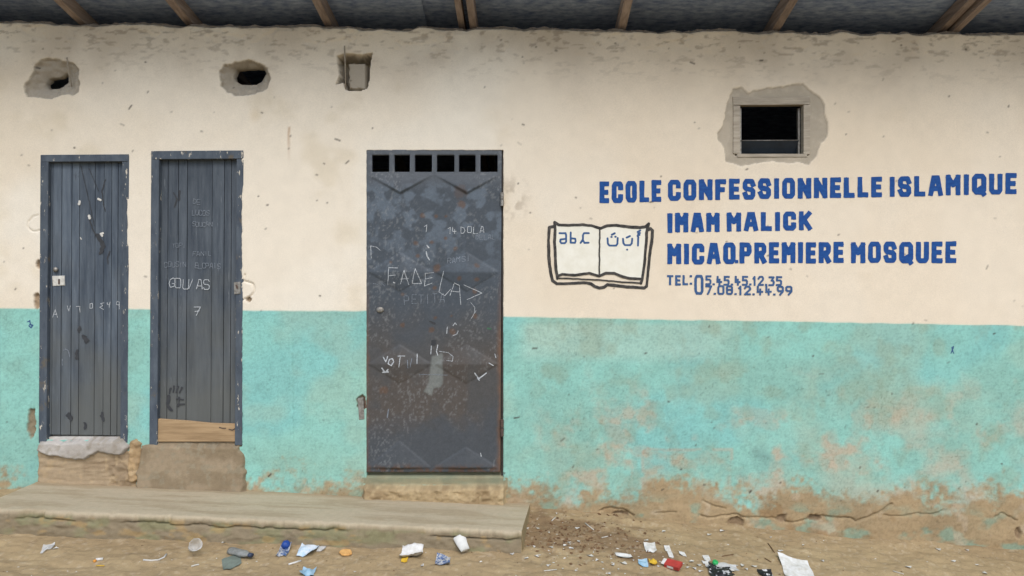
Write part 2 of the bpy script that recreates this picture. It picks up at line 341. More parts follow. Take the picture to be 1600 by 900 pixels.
bn = (kk[:-1, :-1] + kk[1:, :-1] + kk[:-1, 1:] + kk[1:, 1:] < 4) & near
WX2, WY2 = WX - np.where(bn, sd_o * gxx, 0), WY - np.where(bn, sd_o * gyy, 0)
H = wall_h(WX2.copy(), WY2.copy())
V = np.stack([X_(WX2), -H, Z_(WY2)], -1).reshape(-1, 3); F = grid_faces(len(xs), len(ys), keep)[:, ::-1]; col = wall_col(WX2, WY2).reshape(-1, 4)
# small dark nicks in the plaster
for _ in range(210):
    cx, cy = random.uniform(0, 1600), random.uniform(60, 770); L, a = (random.uniform(0, 1.2) if random.random() < .8 else random.uniform(1, 4)), random.uniform(-1.2, .6)
    i0, i1 = np.searchsorted(xs, [cx - 8, cx + 8]); j0, j1 = np.searchsorted(ys, [cy - 8, cy + 8])
    sub = (slice(j0, j1), slice(i0, i1)); d = seg_dist(WX[sub], WY[sub], [(cx - L * math.cos(a), cy - L * math.sin(a)), (cx + L * math.cos(a), cy + L * math.sin(a))])
    mm = sst(2.1, .4, d) * random.uniform(.2, .95); idx = (np.arange(j0, j1)[:, None] * len(xs) + np.arange(i0, i1)[None]).ravel()
    col[idx, :3] = col[idx, :3] * (1 - mm.ravel()[:, None]) + lin(70, 62, 55) * mm.ravel()[:, None]
V, F, col, _ = compact(V, F, col); V, F, col = skirt(V, F, col, .05)
M_WALL = mat('wall_plaster', (.93, .93, .93), (1.06, 1.06, 1.06), .92, (190,) * 3, 1.0, (240,) * 3, attr='col', bdist=.006)
mesh_np('wall', V, F, M_WALL, bld, col=col, smooth=True, label='cream plaster above, worn turquoise paint below')

def box_v(x0, x1, y0, y1, z0, z1, ch=0.0):
    if not ch:
        V = [(x, y, z) for x in (x0, x1) for y in (y0, y1) for z in (z0, z1)]
        return V, [(0, 1, 3, 2), (4, 6, 7, 5), (0, 4, 5, 1), (2, 3, 7, 6), (0, 2, 6, 4), (1, 5, 7, 3)]
    P = [(x0 + ch, y0), (x1 - ch, y0), (x1, y0 + ch), (x1, y1), (x0, y1), (x0, y0 + ch)]
    V = [(x, y, z0) for x, y in P] + [(x, y, z1) for x, y in P]; n = 6
    return V, [tuple(range(n))[::-1], tuple(range(n, 2 * n))] + [(i, (i + 1) % n, n + (i + 1) % n, n + i) for i in range(n)]
def box(name, x0, x1, y0, y1, z0, z1, m, parent, ch=0.0, **kw):
    V, F = box_v(x0, x1, y0, y1, z0, z1, ch); return mesh_np(name, V, F, m, parent, **kw)
def quad_prism(name, P, y0, y1, m, parent, ch=.003, **kw):    # pixel polygon given thickness between y0 (front) and y1
    c = np.mean(P, 0); n = len(P); A = [(float(X_(x)), y0 + ch, float(Z_(y))) for x, y in P]
    B = [(float(X_(c[0] + (x - c[0]) * (1 - ch * PX * 2 / max(20, abs(x - c[0]) * 2)))), y0, float(Z_(c[1] + (y - c[1]) * (1 - ch * PX * 2 / max(20, abs(y - c[1]) * 2))))) for x, y in P]
    D = [(a[0], y1, a[2]) for a in A]; V = B + A + D
    F = [tuple(range(n))] + [(i, n + i, n + (i + 1) % n, (i + 1) % n) for i in range(n)] + [(n + i, 2 * n + i, 2 * n + (i + 1) % n, n + (i + 1) % n) for i in range(n)] + [tuple(range(3 * n - 1, 2 * n - 1, -1))]
    return mesh_np(name, V, F, m, parent, **kw)
M_DARK = mat('bare_inner_wall', (120, 112, 100), (100, 92, 82), .95, (6,) * 3)
xa, xb = -9.0, 9.0
box('back_wall', xa, xb, 3.0, 3.15, -.4, 3.2, M_DARK, bld); box('end_wall', xa - .15, xa, .0, 3.15, -.4, 3.3, M_DARK, bld); box('end_wall', xb, xb + .15, .0, 3.15, -.4, 3.3, M_DARK, bld)
box('inner_floor', xa, xb, .16, 3.0, -.5, .12, M_DARK, bld)
# roof: boards on rafters that rise outwards
M_ROOF = mat('roof_sheet', (86, 104, 142), (168, 184, 208), .8, (14, 14, 160), .5, (30, 60, 90), lo=.3, hi=.75)
M_RAFT = mat('rafter_wood', (124, 110, 104), (160, 146, 138), .85, (40, 3, 40), .4, rnd=.15)
SL = 0.2
def roof_z(X, y): return CAMZ + (450 - np.interp(X * PX + 800, [0, 1600], [28, 47])) / PX - SL * y
for k, (x0, x1) in enumerate([(-9.3, -5.5), (-5.49, -3.05), (-3.04, -.62), (-.61, 1.82), (1.83, 4.25), (4.26, 9.3)]):
    Vq = []
    for yy in (-.82, 3.3):
        for xx in (x0 - .04, x1 + .04):
            z = float(roof_z(xx, yy)) + .105 + .016 * (k % 2); Vq += [(xx, yy, z), (xx, yy, z + .012)]
    mesh_np('roof_sheet', Vq, [(0, 2, 6, 4), (1, 5, 7, 3), (0, 1, 3, 2), (4, 6, 7, 5), (0, 4, 5, 1), (2, 3, 7, 6)], M_ROOF, bld)
for px, wd, hh, sk in [(-420, .05, .09, -.1), (-160, .05, .09, -.1), (120, .05, .085, -.03), (314, .055, .08, -.18), (535, .05, .09, -.17), (738, .04, .075, -.12), (757, .045, .10, -.12), (987, .052, .10, -.09), (1234, .052, .10, -.12), (1506, .05, .075, -.16), (1518, .045, .10, -.13), (1760, .05, .1, -.1), (2000, .05, .1, -.1)]:
    x = float(X_(px)); Vr = []
    for yy in (-.80, 3.2):
        xc = x - sk * yy * -1 if yy < 0 else x + sk * -yy * .0
        xc = x + sk * (-yy) if yy < 0 else x
        z1 = float(roof_z(x, yy)) + .1035; z0 = z1 - hh
        Vr += [(xc - wd / 2, yy, z0), (xc + wd / 2, yy, z0), (xc + wd / 2, yy, z1), (xc - wd / 2, yy, z1)]
    mesh_np('rafter', Vr, [(0, 1, 2, 3), (7, 6, 5, 4), (0, 4, 5, 1), (1, 5, 6, 2), (2, 6, 7, 3), (3, 7, 4, 0)], M_RAFT, bld)

# ---- painted lettering
M_BLUE = mat('blue_sign_paint', (8, 56, 120), (30, 84, 148), .75, (26, 26, 60), .5, (220,) * 3, lo=.3, hi=.8)
M_BLUE2 = mat('dull_blue_sign_paint', (45, 76, 118), (58, 90, 132), .7, (30,) * 3)
M_BLACK = mat('black_sign_paint', (30, 30, 30), (74, 70, 66), .7, (30,) * 3); M_PAGE = mat('page_white_paint', (222, 219, 206), (212, 208, 192), .8, (12,) * 3)
cO = [(.18, 1), (.82, 1), (1, .86), (1, .14), (.82, 0), (.18, 0), (0, .14), (0, .86), (.18, 1)]
G = {'E': [[(1, 1), (0, 1), (0, 0), (1, 0)], [(0, .5), (.85, .5)]], 'C': [[(1, .76), (1, .9), (.85, 1), (.18, 1), (0, .86), (0, .14), (.18, 0), (.85, 0), (1, .1), (1, .24)]],
 'O': [cO], 'L': [[(0, 1), (0, 0), (1, 0)]], 'N': [[(0, 0), (0, 1)], [(.05, .95), (.95, .05)], [(1, 0), (1, 1)]], 'F': [[(0, 0), (0, 1), (1, 1)], [(0, .5), (.8, .5)]],
 'S': [[(1, .8), (.85, 1), (.15, 1), (0, .88), (0, .62), (.15, .53), (.85, .47), (1, .38), (1, .12), (.85, 0), (.15, 0), (0, .2)]], 'I': [[(.5, 0), (.5, 1)]],
 'A': [[(0, 0), (.33, 1), (.67, 1), (1, 0)], [(.2, .32), (.8, .32)]], 'M': [[(0, 0), (0, 1)], [(1, 0), (1, 1)], [(.03, .97), (.5, .5), (.97, .97)]], 'Q': [cO, [(.6, .22), (.98, -.1)]],
 'U': [[(0, 1), (0, .14), (.18, 0), (.82, 0), (1, .14), (1, 1)]], 'K': [[(0, 0), (0, 1)], [(.05, .42), (.95, 1)], [(.35, .6), (1, 0)]], 'P': [[(0, 0), (0, 1), (.82, 1), (1, .87), (1, .58), (.82, .45), (0, .45)]],
 'R': [[(0, 0), (0, 1), (.82, 1), (1, .87), (1, .6), (.82, .47), (0, .47)], [(.45, .47), (1, 0)]], 'T': [[(0, 1), (1, 1)], [(.5, 1), (.5, 0)]], '.': [[(.3, .02), (.7, .02)]], ':': [[(.4, .08), (.6, .08)], [(.4, 1.0), (.6, 1.0)]],
 '0': [cO], '1': [[(0, .78), (.55, 1), (.55, 0)]], '2': [[(0, .78), (.2, 1), (.8, 1), (1, .85), (1, .62), (0, 0), (1, 0)]], '3': [[(0, 1), (1, 1), (.5, .58), (.85, .55), (1, .4), (1, .12), (.85, 0), (0, 0)]],
 '4': [[(.15, 1), (.1, .35), (1, .35)], [(.6, .65), (.6, 0)]], '5': [[(1, 1), (.05, 1), (.05, .58), (.8, .58), (1, .45), (1, .14), (.8, 0), (0, 0)]], '7': [[(0, 1), (1, 1), (.35, 0)]], '8': [cO, [(0, .52), (1, .52)]],
 '9': [[(1, .45), (.2, .45), (0, .58), (0, .88), (.2, 1), (.8, 1), (1, .86), (1, .4), (.45, 0)]]}
WID = {'I': .42, '.': .3, ':': .3, 'M': 1.12, '1': .6, 'E': .85, 'L': .85, 'F': .85, 'A': 1.1, 'N': 1.05, 'Q': 1.08}
def on_wall(off): return lambda x, y: base_h(x, y) + off
def word(txt, x0, x1, t0, b0, t1, b1, th, m, parent, gap=.26, sheer=0, off=.0022):
    tot = sum(WID.get(c, 1) for c in txt) + gap * (len(txt) - 1); u = (x1 - x0) / tot; x = x0
    for k, c in enumerate(txt):
        wd = WID.get(c, 1) * u; f = (x + wd / 2 - x0) / (x1 - x0); T, B = t0 + (t1 - t0) * f, b0 + (b1 - b0) * f; hgt = B - T
        j = random.uniform(-.4, .4); i = th / 2
        P = [[(x + i * .9 + p * (wd - 1.8 * i) if c not in 'I.:' else x + p * wd, B - i - q * (hgt - 2 * i) + j) for p, q in pl] for pl in G[c]]
        if c in '.:': P = [[(x + wd / 2 - .4, pl[0][1]), (x + wd / 2 + .4, pl[0][1])] for pl in P]
        for P in ([[pl] for pl in P] if c == ':' else [P]): sdf_sheet('letter', strokes_sdf(P, th, True, .3, k), bbox(P, th), 0.6 if th > 5 else .5, on_wall(off), m, parent)
        x += wd + gap * u
def line(lbl): return empty('painted_line', bld, label=lbl)
p = line('blue painted top line reading ECOLE CONFESSIONNELLE ISLAMIQUE')
word('ECOLE', 937, 1033, 284, 318, 281, 315, 7.8, M_BLUE, p); word('CONFESSIONNELLE', 1044, 1378, 281, 314, 276, 308, 7.8, M_BLUE, p); word('ISLAMIQUE', 1390, 1588, 276, 308, 270, 303, 7.8, M_BLUE, p)
p = line('blue painted second line reading IMAM MALICK')
word('IMAM', 1043, 1124, 333, 364, 332, 362, 7.7, M_BLUE, p); word('MALICK', 1136, 1268, 332, 362, 330, 360, 7.7, M_BLUE, p)
p = line('blue painted third line reading MICAO.PREMIERE MOSQUEE')
word('MICAO', 1043, 1149, 381, 413, 379, 413, 7.7, M_BLUE, p); word('.', 1147, 1155, 379, 412, 379, 412, 5, M_BLUE, p); word('PREMIERE', 1156, 1318, 379, 412, 378, 411, 7.7, M_BLUE, p); word('MOSQUEE', 1330, 1494, 378, 411, 377, 411, 7.7, M_BLUE, p)
p = line('small dull blue telephone numbers painted under the school name')
word('TEL:', 1042, 1081, 430, 446, 430, 446, 3.4, M_BLUE2, p, .3); word('0', 1085, 1099, 429.5, 460.5, 429.5, 460.5, 4.2, M_BLUE2, p)
word('5.45.45.12.35', 1102, 1222, 430.5, 446, 431.5, 447, 3.1, M_BLUE2, p, .24); word('7.08.12.44.99', 1102, 1238, 445.5, 460.5, 446.5, 462, 3.1, M_BLUE2, p, .24, off=.0034)
ink2 = lambda P, t: sdf_sheet('paint_mark', strokes_sdf(P, t, False, .6, 9), bbox(P, t + 2), .6, lambda x, y: wall_h(np.array(x), np.array(y)) + .0022, M_BLUE2, bld)
ink2([[(1486, 552), (1489, 545), (1490, 541), (1487, 543), (1490, 552)]], 1.3); ink2([[(43, 503), (46, 501), (47, 506), (50, 509), (48, 512), (45, 509)], [(46, 507), (51, 508)]], 1.8)
# open book emblem
bk = empty('painted_book_emblem', bld, label='black outlined open book with Latin and Arabic letters painted on the wall')
q = lambda pts: zz(pts, 840, 320, 6.0)
page = q([(165,170),(200,192),(300,190),(430,185),(500,195),(590,222),(650,195),(740,190),(850,205),(960,215),(1035,190),(1015,300),(1005,500),(985,690),(960,705),(870,690),(800,675),(720,640),(640,640),(575,668),(480,640),(350,660),(230,650),(185,680),(165,480)])
sdf_sheet('page_fill', lambda x, y: poly_sd(x, y, page), bbox([page], 2), 1.2, on_wall(.0016), M_PAGE, bk)
def ink(name, polys, t, m, off=.003, wob=.5, par=bk, res=.7, hf=None):
    P = [q(a) for a in polys] if par is bk else polys
    return sdf_sheet(name, strokes_sdf(P, t, False, wob, 3), bbox(P, t + 1), res, hf or on_wall(off), m, par)
ink('cover_outline', [[(150,205),(110,212),(103,330),(105,480),(120,620),(140,710),(180,740),(300,738),(430,730),(500,740),(535,765),(580,780),(625,770),(655,748),(720,755),(850,770),(1000,778),(1022,762),(1035,640),(1050,480),(1070,330),(1078,240),(1060,225),(1040,235)]], 4.6, M_BLACK)
ink('page_outline', [[(160,165),(165,230),(160,330),(165,480),(172,600),(185,690)], [(160,165),(200,190),(300,192),(430,187),(500,195),(590,220)], [(590,220),(650,196),(740,192),(850,207),(960,213),(1010,205),(1040,180)], [(1040,180),(1022,260),(1012,430),(1000,560),(982,690),(968,735)]], 4.4, M_BLACK, .0036)
ink('page_outline', [[(190,668),(230,652),(350,660),(480,640),(575,668),(640,642),(720,642),(800,675),(870,690),(970,695)]], 4.0, M_BLACK, .0042)
ink('page_outline', [[(185,690),(330,692),(580,705),(750,720),(970,735)], [(582,222),(580,400),(577,660)]], 2.4, M_BLACK, .0048)
for pl in ([[(205,266),(262,266),(268,285),(268,345),(255,360),(222,360),(212,345),(215,325),(265,318)]], [[(310,260),(310,355),(350,357),(357,340),(352,318),(312,315)]], [[(480,266),(435,266),(424,285),(424,325),(403,357)], [(424,332),(440,357),(477,355)]],
           [[(655,315),(658,365),(672,383),(735,383),(748,365),(750,312)]], [[(690,302),(694,302)]], [[(727,300),(731,300)]], [[(695,281),(722,268)]], [[(800,320),(804,362),(818,378),(868,378),(882,362),(886,318)]], [[(838,420),(840,420)]], [[(835,307),(865,293)]], [[(943,305),(940,382)]], [[(937,292),(955,282),(942,274),(960,264)]], [[(938,255),(962,240)]]):
    ink('letter', pl, 3.0, M_BLUE2, .0026, .2, res=.6)

# ---- wooden doors
def chips(m, c, lo, hi, sc):
    t = m.node_tree; b = t.nodes['Principled BSDF']; src = b.inputs['Base Color'].links[0].from_socket
    tc = N(m, 'ShaderNodeTexCoord'); mp = N(m, 'ShaderNodeMapping'); mp.inputs['Scale'].default_value = sc; t.links.new(tc.outputs['Object'], mp.inputs[0])
    no = N(m, 'ShaderNodeTexNoise'); no.inputs['Scale'].default_value = 1; no.inputs['Detail'].default_value = 8; no.inputs['Roughness'].default_value = .7; t.links.new(mp.outputs[0], no.inputs['Vector'])
    mr = N(m, 'ShaderNodeMapRange'); mr.inputs[1].default_value = lo; mr.inputs[2].default_value = hi; t.links.new(no.outputs[0], mr.inputs[0])
    mx = N(m, 'ShaderNodeMix'); mx.data_type = 'RGBA'; mx.inputs[7].default_value = L4(c); t.links.new(mr.outputs[0], mx.inputs[0]); t.links.new(src, mx.inputs[6]); t.links.new(mx.outputs[2], b.inputs['Base Color'])
M_PLANK = mat('blue_grey_plank', (58, 67, 78), (90, 99, 108), .75, (22, 22, 2.2), .5, (90, 90, 5), rnd=.12)
M_PLANK2 = mat('blue_grey_plank_worn', (58, 66, 75), (88, 95, 102), .8, (22, 22, 2.2), .5, (90, 90, 5), rnd=.12)
def grime(m, z_mid):            # mud and wear on the lower half of the planks: ragged, with its own outline
    t = m.node_tree; b = t.nodes['Principled BSDF']; src = b.inputs['Base Color'].links[0].from_socket
    tc = N(m, 'ShaderNodeTexCoord'); sp = N(m, 'ShaderNodeSeparateXYZ'); t.links.new(tc.outputs['Object'], sp.inputs[0])
    no = N(m, 'ShaderNodeTexNoise'); no.inputs['Scale'].default_value = 3.2; no.inputs['Detail'].default_value = 7; t.links.new(tc.outputs['Object'], no.inputs['Vector'])
    a = N(m, 'ShaderNodeMath'); a.operation = 'MULTIPLY_ADD'; a.inputs[1].default_value = 2.2; t.links.new(no.outputs[0], a.inputs[0])
    s2 = N(m, 'ShaderNodeMath'); s2.operation = 'MULTIPLY'; s2.inputs[1].default_value = -1.0; t.links.new(sp.outputs[2], s2.inputs[0]); t.links.new(s2.outputs[0], a.inputs[2])
    mr = N(m, 'ShaderNodeMapRange'); mr.inputs[1].default_value = 1.1 - z_mid - .5; mr.inputs[2].default_value = 1.1 - z_mid + .5; mr.inputs[4].default_value = .75; t.links.new(a.outputs[0], mr.inputs[0])
    mx = N(m, 'ShaderNodeMix'); mx.data_type = 'RGBA'; mx.inputs[7].default_value = L4((92, 93, 88)); t.links.new(mr.outputs[0], mx.inputs[0]); t.links.new(src, mx.inputs[6]); t.links.new(mx.outputs[2], b.inputs['Base Color'])
chips(M_PLANK, (120, 128, 134), .62, .74, (60, 60, 5)); chips(M_PLANK2, (122, 128, 132), .62, .74, (60, 60, 5)); chips(M_PLANK, (56, 60, 66), .62, .72, (16, 16, 5)); grime(M_PLANK, 1.15); grime(M_PLANK2, 1.2)
M_FRAME = mat('chipped_frame_paint', (60, 68, 78), (82, 90, 98), .75, (18, 18, 6), .5, (80, 80, 20), rnd=.06)
chips(M_FRAME, (190, 182, 166), .60, .63, (34, 34, 12)); chips(M_FRAME, (92, 86, 76), .58, .66, (9, 9, 7))
M_CHALK = mat('chalk', (186, 190, 192), (108, 114, 120), .95, (170,) * 3, lo=.45, hi=.62); M_CHALK2 = mat('faint_chalk', (132, 138, 145), (88, 96, 105), .95, (170,) * 3, lo=.42, hi=.6)
M_SMUDGE = mat('dark_smudge', (52, 54, 57), (62, 63, 65), .85, (40,) * 3); M_STEEL = mat('worn_steel', (150, 148, 142), (112, 106, 98), .5, (60,) * 3, metallic=.5); M_RUST = mat('rusty_iron', (92, 74, 62), (70, 62, 58), .8, (50,) * 3)
M_BARE = mat('bare_board', (166, 140, 106), (136, 112, 82), .85, (4, 30, 45), .5, (10, 60, 120)); M_PALE = mat('pale_paint', (205, 202, 194), (170, 168, 160), .8, (40,) * 3)
def frame(lbl, xl0, xl1, xr0, xr1, yt0, yt1, yb, lean):
    f = empty('door_frame', bld, label=lbl)
    quad_prism('jamb', [(xl0, yt0), (xl1, yt0 + 4), (xl1 + lean, yb), (xl0 + lean, yb)], .000, .10, M_FRAME, f)
    quad_prism('jamb', [(xr0, yt0 + 4), (xr1, yt0), (xr1 + lean, yb), (xr0 + lean, yb)], .002, .10, M_FRAME, f)
    quad_prism('head', [(xl0 + 1, yt0), (xr1 - 1, yt0 - 1), (xr1 - 2, yt1), (xl0 + 2, yt1 + 1)], -.003, .10, M_FRAME, f)
frame('chipped grey frame of the narrow door at far left', 63, 75.5, 190.5, 202, 242, 252, 692, -3)
frame('chipped grey frame of the door with a bare board', 236, 248.5, 369.5, 381, 236, 248, 696, -3)
def door(edges, yt, ybs, yf, m, lbl, lean):
    d = empty('wooden_door', bld, label=lbl, loc=(float(X_(edges[0])), 0, float(Z_(ybs[0]))))
    d.location = (0, 0, 0)
    n = len(edges) - 1; kf = 1 + yf / DIST; edges = [800 + (e_ - 800) * kf for e_ in edges]; edges[-1] += 5; yt = 450 + (yt - 450) * kf; ybs = [450 + (b_ - 450) * kf for b_ in ybs]
    for k in range(n):
        a, b = edges[k] + .35, edges[k + 1] - .35; yb = ybs[0] + (ybs[1] - ybs[0]) * k / n; o = random.uniform(-.0025, .0025)
        quad_prism('plank', [(a, yt), (b, yt), (b + lean, yb), (a + lean, yb)], yf + o, yf + .026 + o, m, d, ch=.0022)
    for yy in (yt + 45, (yt + ybs[0]) / 2, ybs[0] - 45):
        box('ledge', float(X_(edges[0] + 2)), float(X_(edges[-1] - 2)), yf + .030, yf + .052, float(Z_(yy + 11)), float(Z_(yy - 11)), m, d)
    return d
DA = door([76, 83, 97, 112.5, 124.5, 149, 163, 175, 185, 190.5], 249, (679, 681), .035, M_PLANK, 'narrow blue grey plank door at far left with paint drips', -2.5)
DB = door([249, 263, 279, 293, 332, 351, 362, 369.5], 245, (690, 690), .04, M_PLANK2, 'blue grey plank door patched with a bare board', -3)
onA = lambda off: (lambda x, y: np.full(np.shape(x), -.035 + off)); onB = lambda off: (lambda x, y: np.full(np.shape(x), -.04 + off))
quad_prism('kick_board', [(245, 655), (290, 658), (330, 662), (372, 663), (371, 691), (244, 691)], .012, .036, M_BARE, DB, label='bare brown board nailed along the bottom')
for a, b in (((342, 668), (352, 669.5)), ((357, 671), (368, 669))): ink('bent_nail', [[a, ((a[0] + b[0]) / 2, a[1] + 1.5), b]], 1.5, M_RUST, par=DB, hf=lambda x, y: np.full(np.shape(x), -.012 + .004), wob=0)
# lock plate, knob, paint drips of the left door
quad_prism('lock_plate', [(77, 431), (96.5, 430.5), (97, 446), (78, 447)], .028, .036, M_PALE, DA); ink('keyhole', [[(88.5, 437), (88.5, 443)]], 3, M_RUST, par=DA, hf=onA(.009), wob=.4)
def lathe(name, prof, n, m, parent=None, axis='z', M=None, smooth=True, **kw):
    V = [(r * math.cos(2 * math.pi * k / n), r * math.sin(2 * math.pi * k / n), z) for r, z in prof for k in range(n)]
    F = [(i * n + k, i * n + (k + 1) % n, (i + 1) * n + (k + 1) % n, (i + 1) * n + k) for i in range(len(prof) - 1) for k in range(n)]
    V = np.array(V)
    if axis == 'y': V = np.stack([V[:, 0], -V[:, 2], V[:, 1]], 1)
    if M is not None: V = M(V)
    return mesh_np(name, V, F, m, parent, smooth=smooth, **kw)
kx, kz = float(X_(84)), float(Z_(421))
lathe('knob', [(.001, .026), (.012, .024), (.017, .016), (.012, .006), (.010, -.004)], 14, M_STEEL, DA, 'y', lambda V: V + np.array([kx, .034, kz]))
for pl, t in (([[(120, 314), (119, 318)]], 4), ([[(149, 310), (153, 312)]], 3.2), ([[(135, 337), (136, 340)]], 4), ([[(154, 366), (156, 368)], [(153, 365), (157, 364)]], 3), ([[(122, 371), (123, 373)]], 2)): ink('paint_spot', pl, t, M_PALE, par=DA, hf=onA(.0045), wob=.8)
ink('tar_drip', [[(136, 344), (140, 355), (146, 368), (151, 376)]], 1.8, M_SMUDGE, par=DA, hf=onA(.004), wob=.6); ink('tar_drip', [[(148, 368), (154, 380), (157, 384), (153, 395)], [(152, 372), (158, 384)]], 6, M_SMUDGE, par=DA, hf=onA(.0035), wob=2.5)
ink('tar_drip', [[(160, 280), (155, 300), (157, 318), (160, 330)]], 1.6, M_SMUDGE, par=DA, hf=onA(.0036), wob=2); ink('tar_drip', [[(168, 392), (164, 404), (165, 412)]], 2, M_SMUDGE, par=DA, hf=onA(.0036), wob=1.5); ink('tar_drip', [[(122, 258), (132, 300), (143, 352)]], 1.0, M_SMUDGE, par=DA, hf=onA(.0038), wob=.8); ink('tar_drip', [[(135, 262), (150, 298)]], .9, M_SMUDGE, par=DA, hf=onA(.0038), wob=.5)
for c, r in (((119, 515), 3), ((130, 531), 3.5), ((117, 555), 4), ((155, 654), 4), ((104, 652), 4), ((130, 668), 4)): ink('smudge', [[(c[0] - 1, c[1] - r), (c[0] + 1, c[1] + r)]], r * 1.5, M_SMUDGE, par=DA, hf=onA(.0036), wob=4)
dig = {'v': [[(0, 0), (.35, 1), (.8, 0)]], 'r': [[(0, 0), (.8, 0), (.8, 1)]], 'o': [[(.2, .1), (.7, 0), (.8, .8), (.2, .9), (.2, .1)]], 'e': [[(.8, .1), (.2, .2), (.6, .45), (.1, .7), (.7, 1)]], 'q': [[(.1, .1), (.1, .4), (.6, .45), (.7, 0), (.5, .4), (.5, 1)]], 'p': [[(.7, .5), (.2, .4), (.3, 0), (.7, .1), (.7, 1)]], 'l': [[(.4, 0), (.5, 1)]], 'A': [[(0, 1), (.4, 0), (.8, 1)], [(.2, .6), (.7, .6)]]}
def chalk(polys, t, m, par, hf, wob=.35): return ink('chalk_mark', polys, t, m, par=par, hf=hf, wob=wob, res=.5)
for ch, x, y, s in (('A', 78, 484, 12), ('v', 101, 478, 8), ('r', 115, 479, 9), ('o', 135, 474, 9), ('e', 151, 472, 12), ('q', 163, 472, 9), ('p', 176, 471, 12), ('l', 187, 472, 10)): chalk([[(x + a * s * .8, y + b * s) for a, b in pl] for pl in dig[ch]], .95, M_CHALK, DA, onA(.0045))
chalk([[(95, 548), (98, 546), (102, 548), (105, 558)], [(93, 562), (93, 572)]], 1.3, M_CHALK2, DA, onA(.0045))
# block capitals for chalk
CH = dict(G); CH.update({'G': [[(1, .8), (.6, 1), (.1, .8), (0, .4), (.3, 0), (.9, .1), (1, .4), (.5, .4)]], 'o': [[(.2, .5), (.7, .55), (.8, .1), (.3, 0), (.1, .3), (.2, .5)]], 'u': [[(0, .6), (.1, .05), (.7, .05), (.8, .6), (.85, 0)]], '/': [[(0, 0), (.6, 1)]], 'D': [[(0, 0), (0, 1), (.8, .8), (1, .4), (.6, 0), (0, 0)]], 'Z': [[(0, 1), (1, 1), (.1, 0), (1, 0)]], 'W': [[(0, 1), (.25, 0), (.5, .7), (.75, 0), (1, 1)]], 'G2': []})
def scrawl(txt, x0, y0, wd, hg, t, m, par, hf, dy=0, adv=1.3):
    for k, c in enumerate(txt):
        if c == ' ': continue
        jx, jy, sl = random.uniform(-.1, .1), random.uniform(-.12, .12), random.uniform(-.12, .2)
        chalk([[(x0 + k * wd * adv + (a + sl * b + jx) * wd, y0 + dy * k + hg * (1 - b + jy)) for a, b in pl] for pl in CH[c]], t, m, par, hf)
scrawl('GOU/AS', 260, 434, 9, 15, 1.05, M_CHALK, DB, onB(.0045), .6, 1.2); scrawl('ELCPAIS', 301, 411, 4.5, 8, .8, M_CHALK2, DB, onB(.0045)); scrawl('COUSIN', 253, 409, 4.5, 8, .75, M_CHALK2, DB, onB(.0045))
scrawl('DE', 298, 310, 5, 8, .7, M_CHALK2, DB, onB(.0045)); scrawl('LUCOS', 297, 328, 4.2, 8, .75, M_CHALK2, DB, onB(.0045)); scrawl('SOUCAN', 297, 346, 4.2, 7, .7, M_CHALK2, DB, onB(.0045)); scrawl('FANIL', 298, 392, 4.6, 7, .7, M_CHALK2, DB, onB(.0045)); scrawl('TOPI', 265, 380, 4.4, 7, .6, M_CHALK2, DB, onB(.0045))
chalk([[(300, 480), (310, 480), (303, 493)], [(301, 487), (308, 486)]], 1.2, M_CHALK, DB, onB(.0045))
for a, b in (((263, 608), (261, 616)), ((268, 604), (267, 614)), ((274, 605), (272, 614)), ((280, 607), (277, 615))): ink('smudge', [[a, b]], 2.6, M_SMUDGE, par=DB, hf=onB(.0042), wob=1.2)
ink('smudge', [[(260, 620), (258, 632), (263, 642)]], 5, M_SMUDGE, par=DB, hf=onB(.0042), wob=2); ink('smudge', [[(272, 625), (283, 626)], [(274, 634), (284, 633)], [(276, 622), (275, 636)]], 2.4, M_SMUDGE, par=DB, hf=onB(.0042), wob=1.5)
ink('tar_drip', [[(268, 300), (273, 310), (268, 322)], [(277, 296), (276, 312)]], 1.8, M_SMUDGE, par=DB, hf=onB(.004), wob=2); quad_prism('strike_plate', [(365.5, 441), (376, 440), (376, 459), (366, 460)], -.004, .004, M_STEEL, DB); ink('latch_hole', [[(370, 446), (371, 450)]], 3.2, M_RUST, par=DB, hf=lambda x, y: np.full(np.shape(x), .0065), wob=.5)

# ---- steel door with pressed diamonds and six openings along its top
def tri(x, c, hw): return np.clip(1 - np.abs(x - c) / hw, 0, 1)
def steel_h(x, y):
    h = 0.0015 * (fb(x / 80, y / 80, 101, 3) - .5)
    for cx in (626, 730):
        h = h + .003 * np.clip(1 - np.abs(x - cx) / 52, 0, 1)                    # folded ridge
        for cy, hh in ((425, 31), (569, 31)):
            d = np.abs(x - cx) / 51 + np.abs(y - cy) / hh; h = h + .003 * np.clip(1 - d, 0, .07) / .07 + .020 * np.clip(1 - d, 0, 1)
        yb = 730; d = np.abs(x - cx) / 50 + np.clip(yb - y, 0, None) / (42 if cx < 650 else 32); h = h + (.003 * np.clip(1 - d, 0, .07) / .07 + .018 * np.clip(1 - d, 0, 1)) * sst(yb + 3, yb, y)
        d = np.abs(x - cx) / 52 + np.clip(y - 274, 0, None) / 29; h = h + (.002 + .018 * np.clip((y - 274) / 29, 0, 1)) * np.clip(1 - d, 0, .08) / .08 * (y > 272)
    return h
def steel_open(x, y):
    d = np.full(np.shape(x), 1e9)
    for a, b in ((581, 608), (616, 640.5), (648, 675), (682.5, 710), (717, 743), (750.5, 777.5)): d = np.minimum(d, rect_sd(x, y, a, 242, b, 268.5))
    return d
dx_, dy_ = np.meshgrid(np.arange(571, 784.6, 1.5), np.arange(234, 738.6, 1.5))
so = steel_open(dx_, dy_); av = (so[:-1, :-1] + so[1:, :-1] + so[:-1, 1:] + so[1:, 1:]) / 4; kp = av > 0
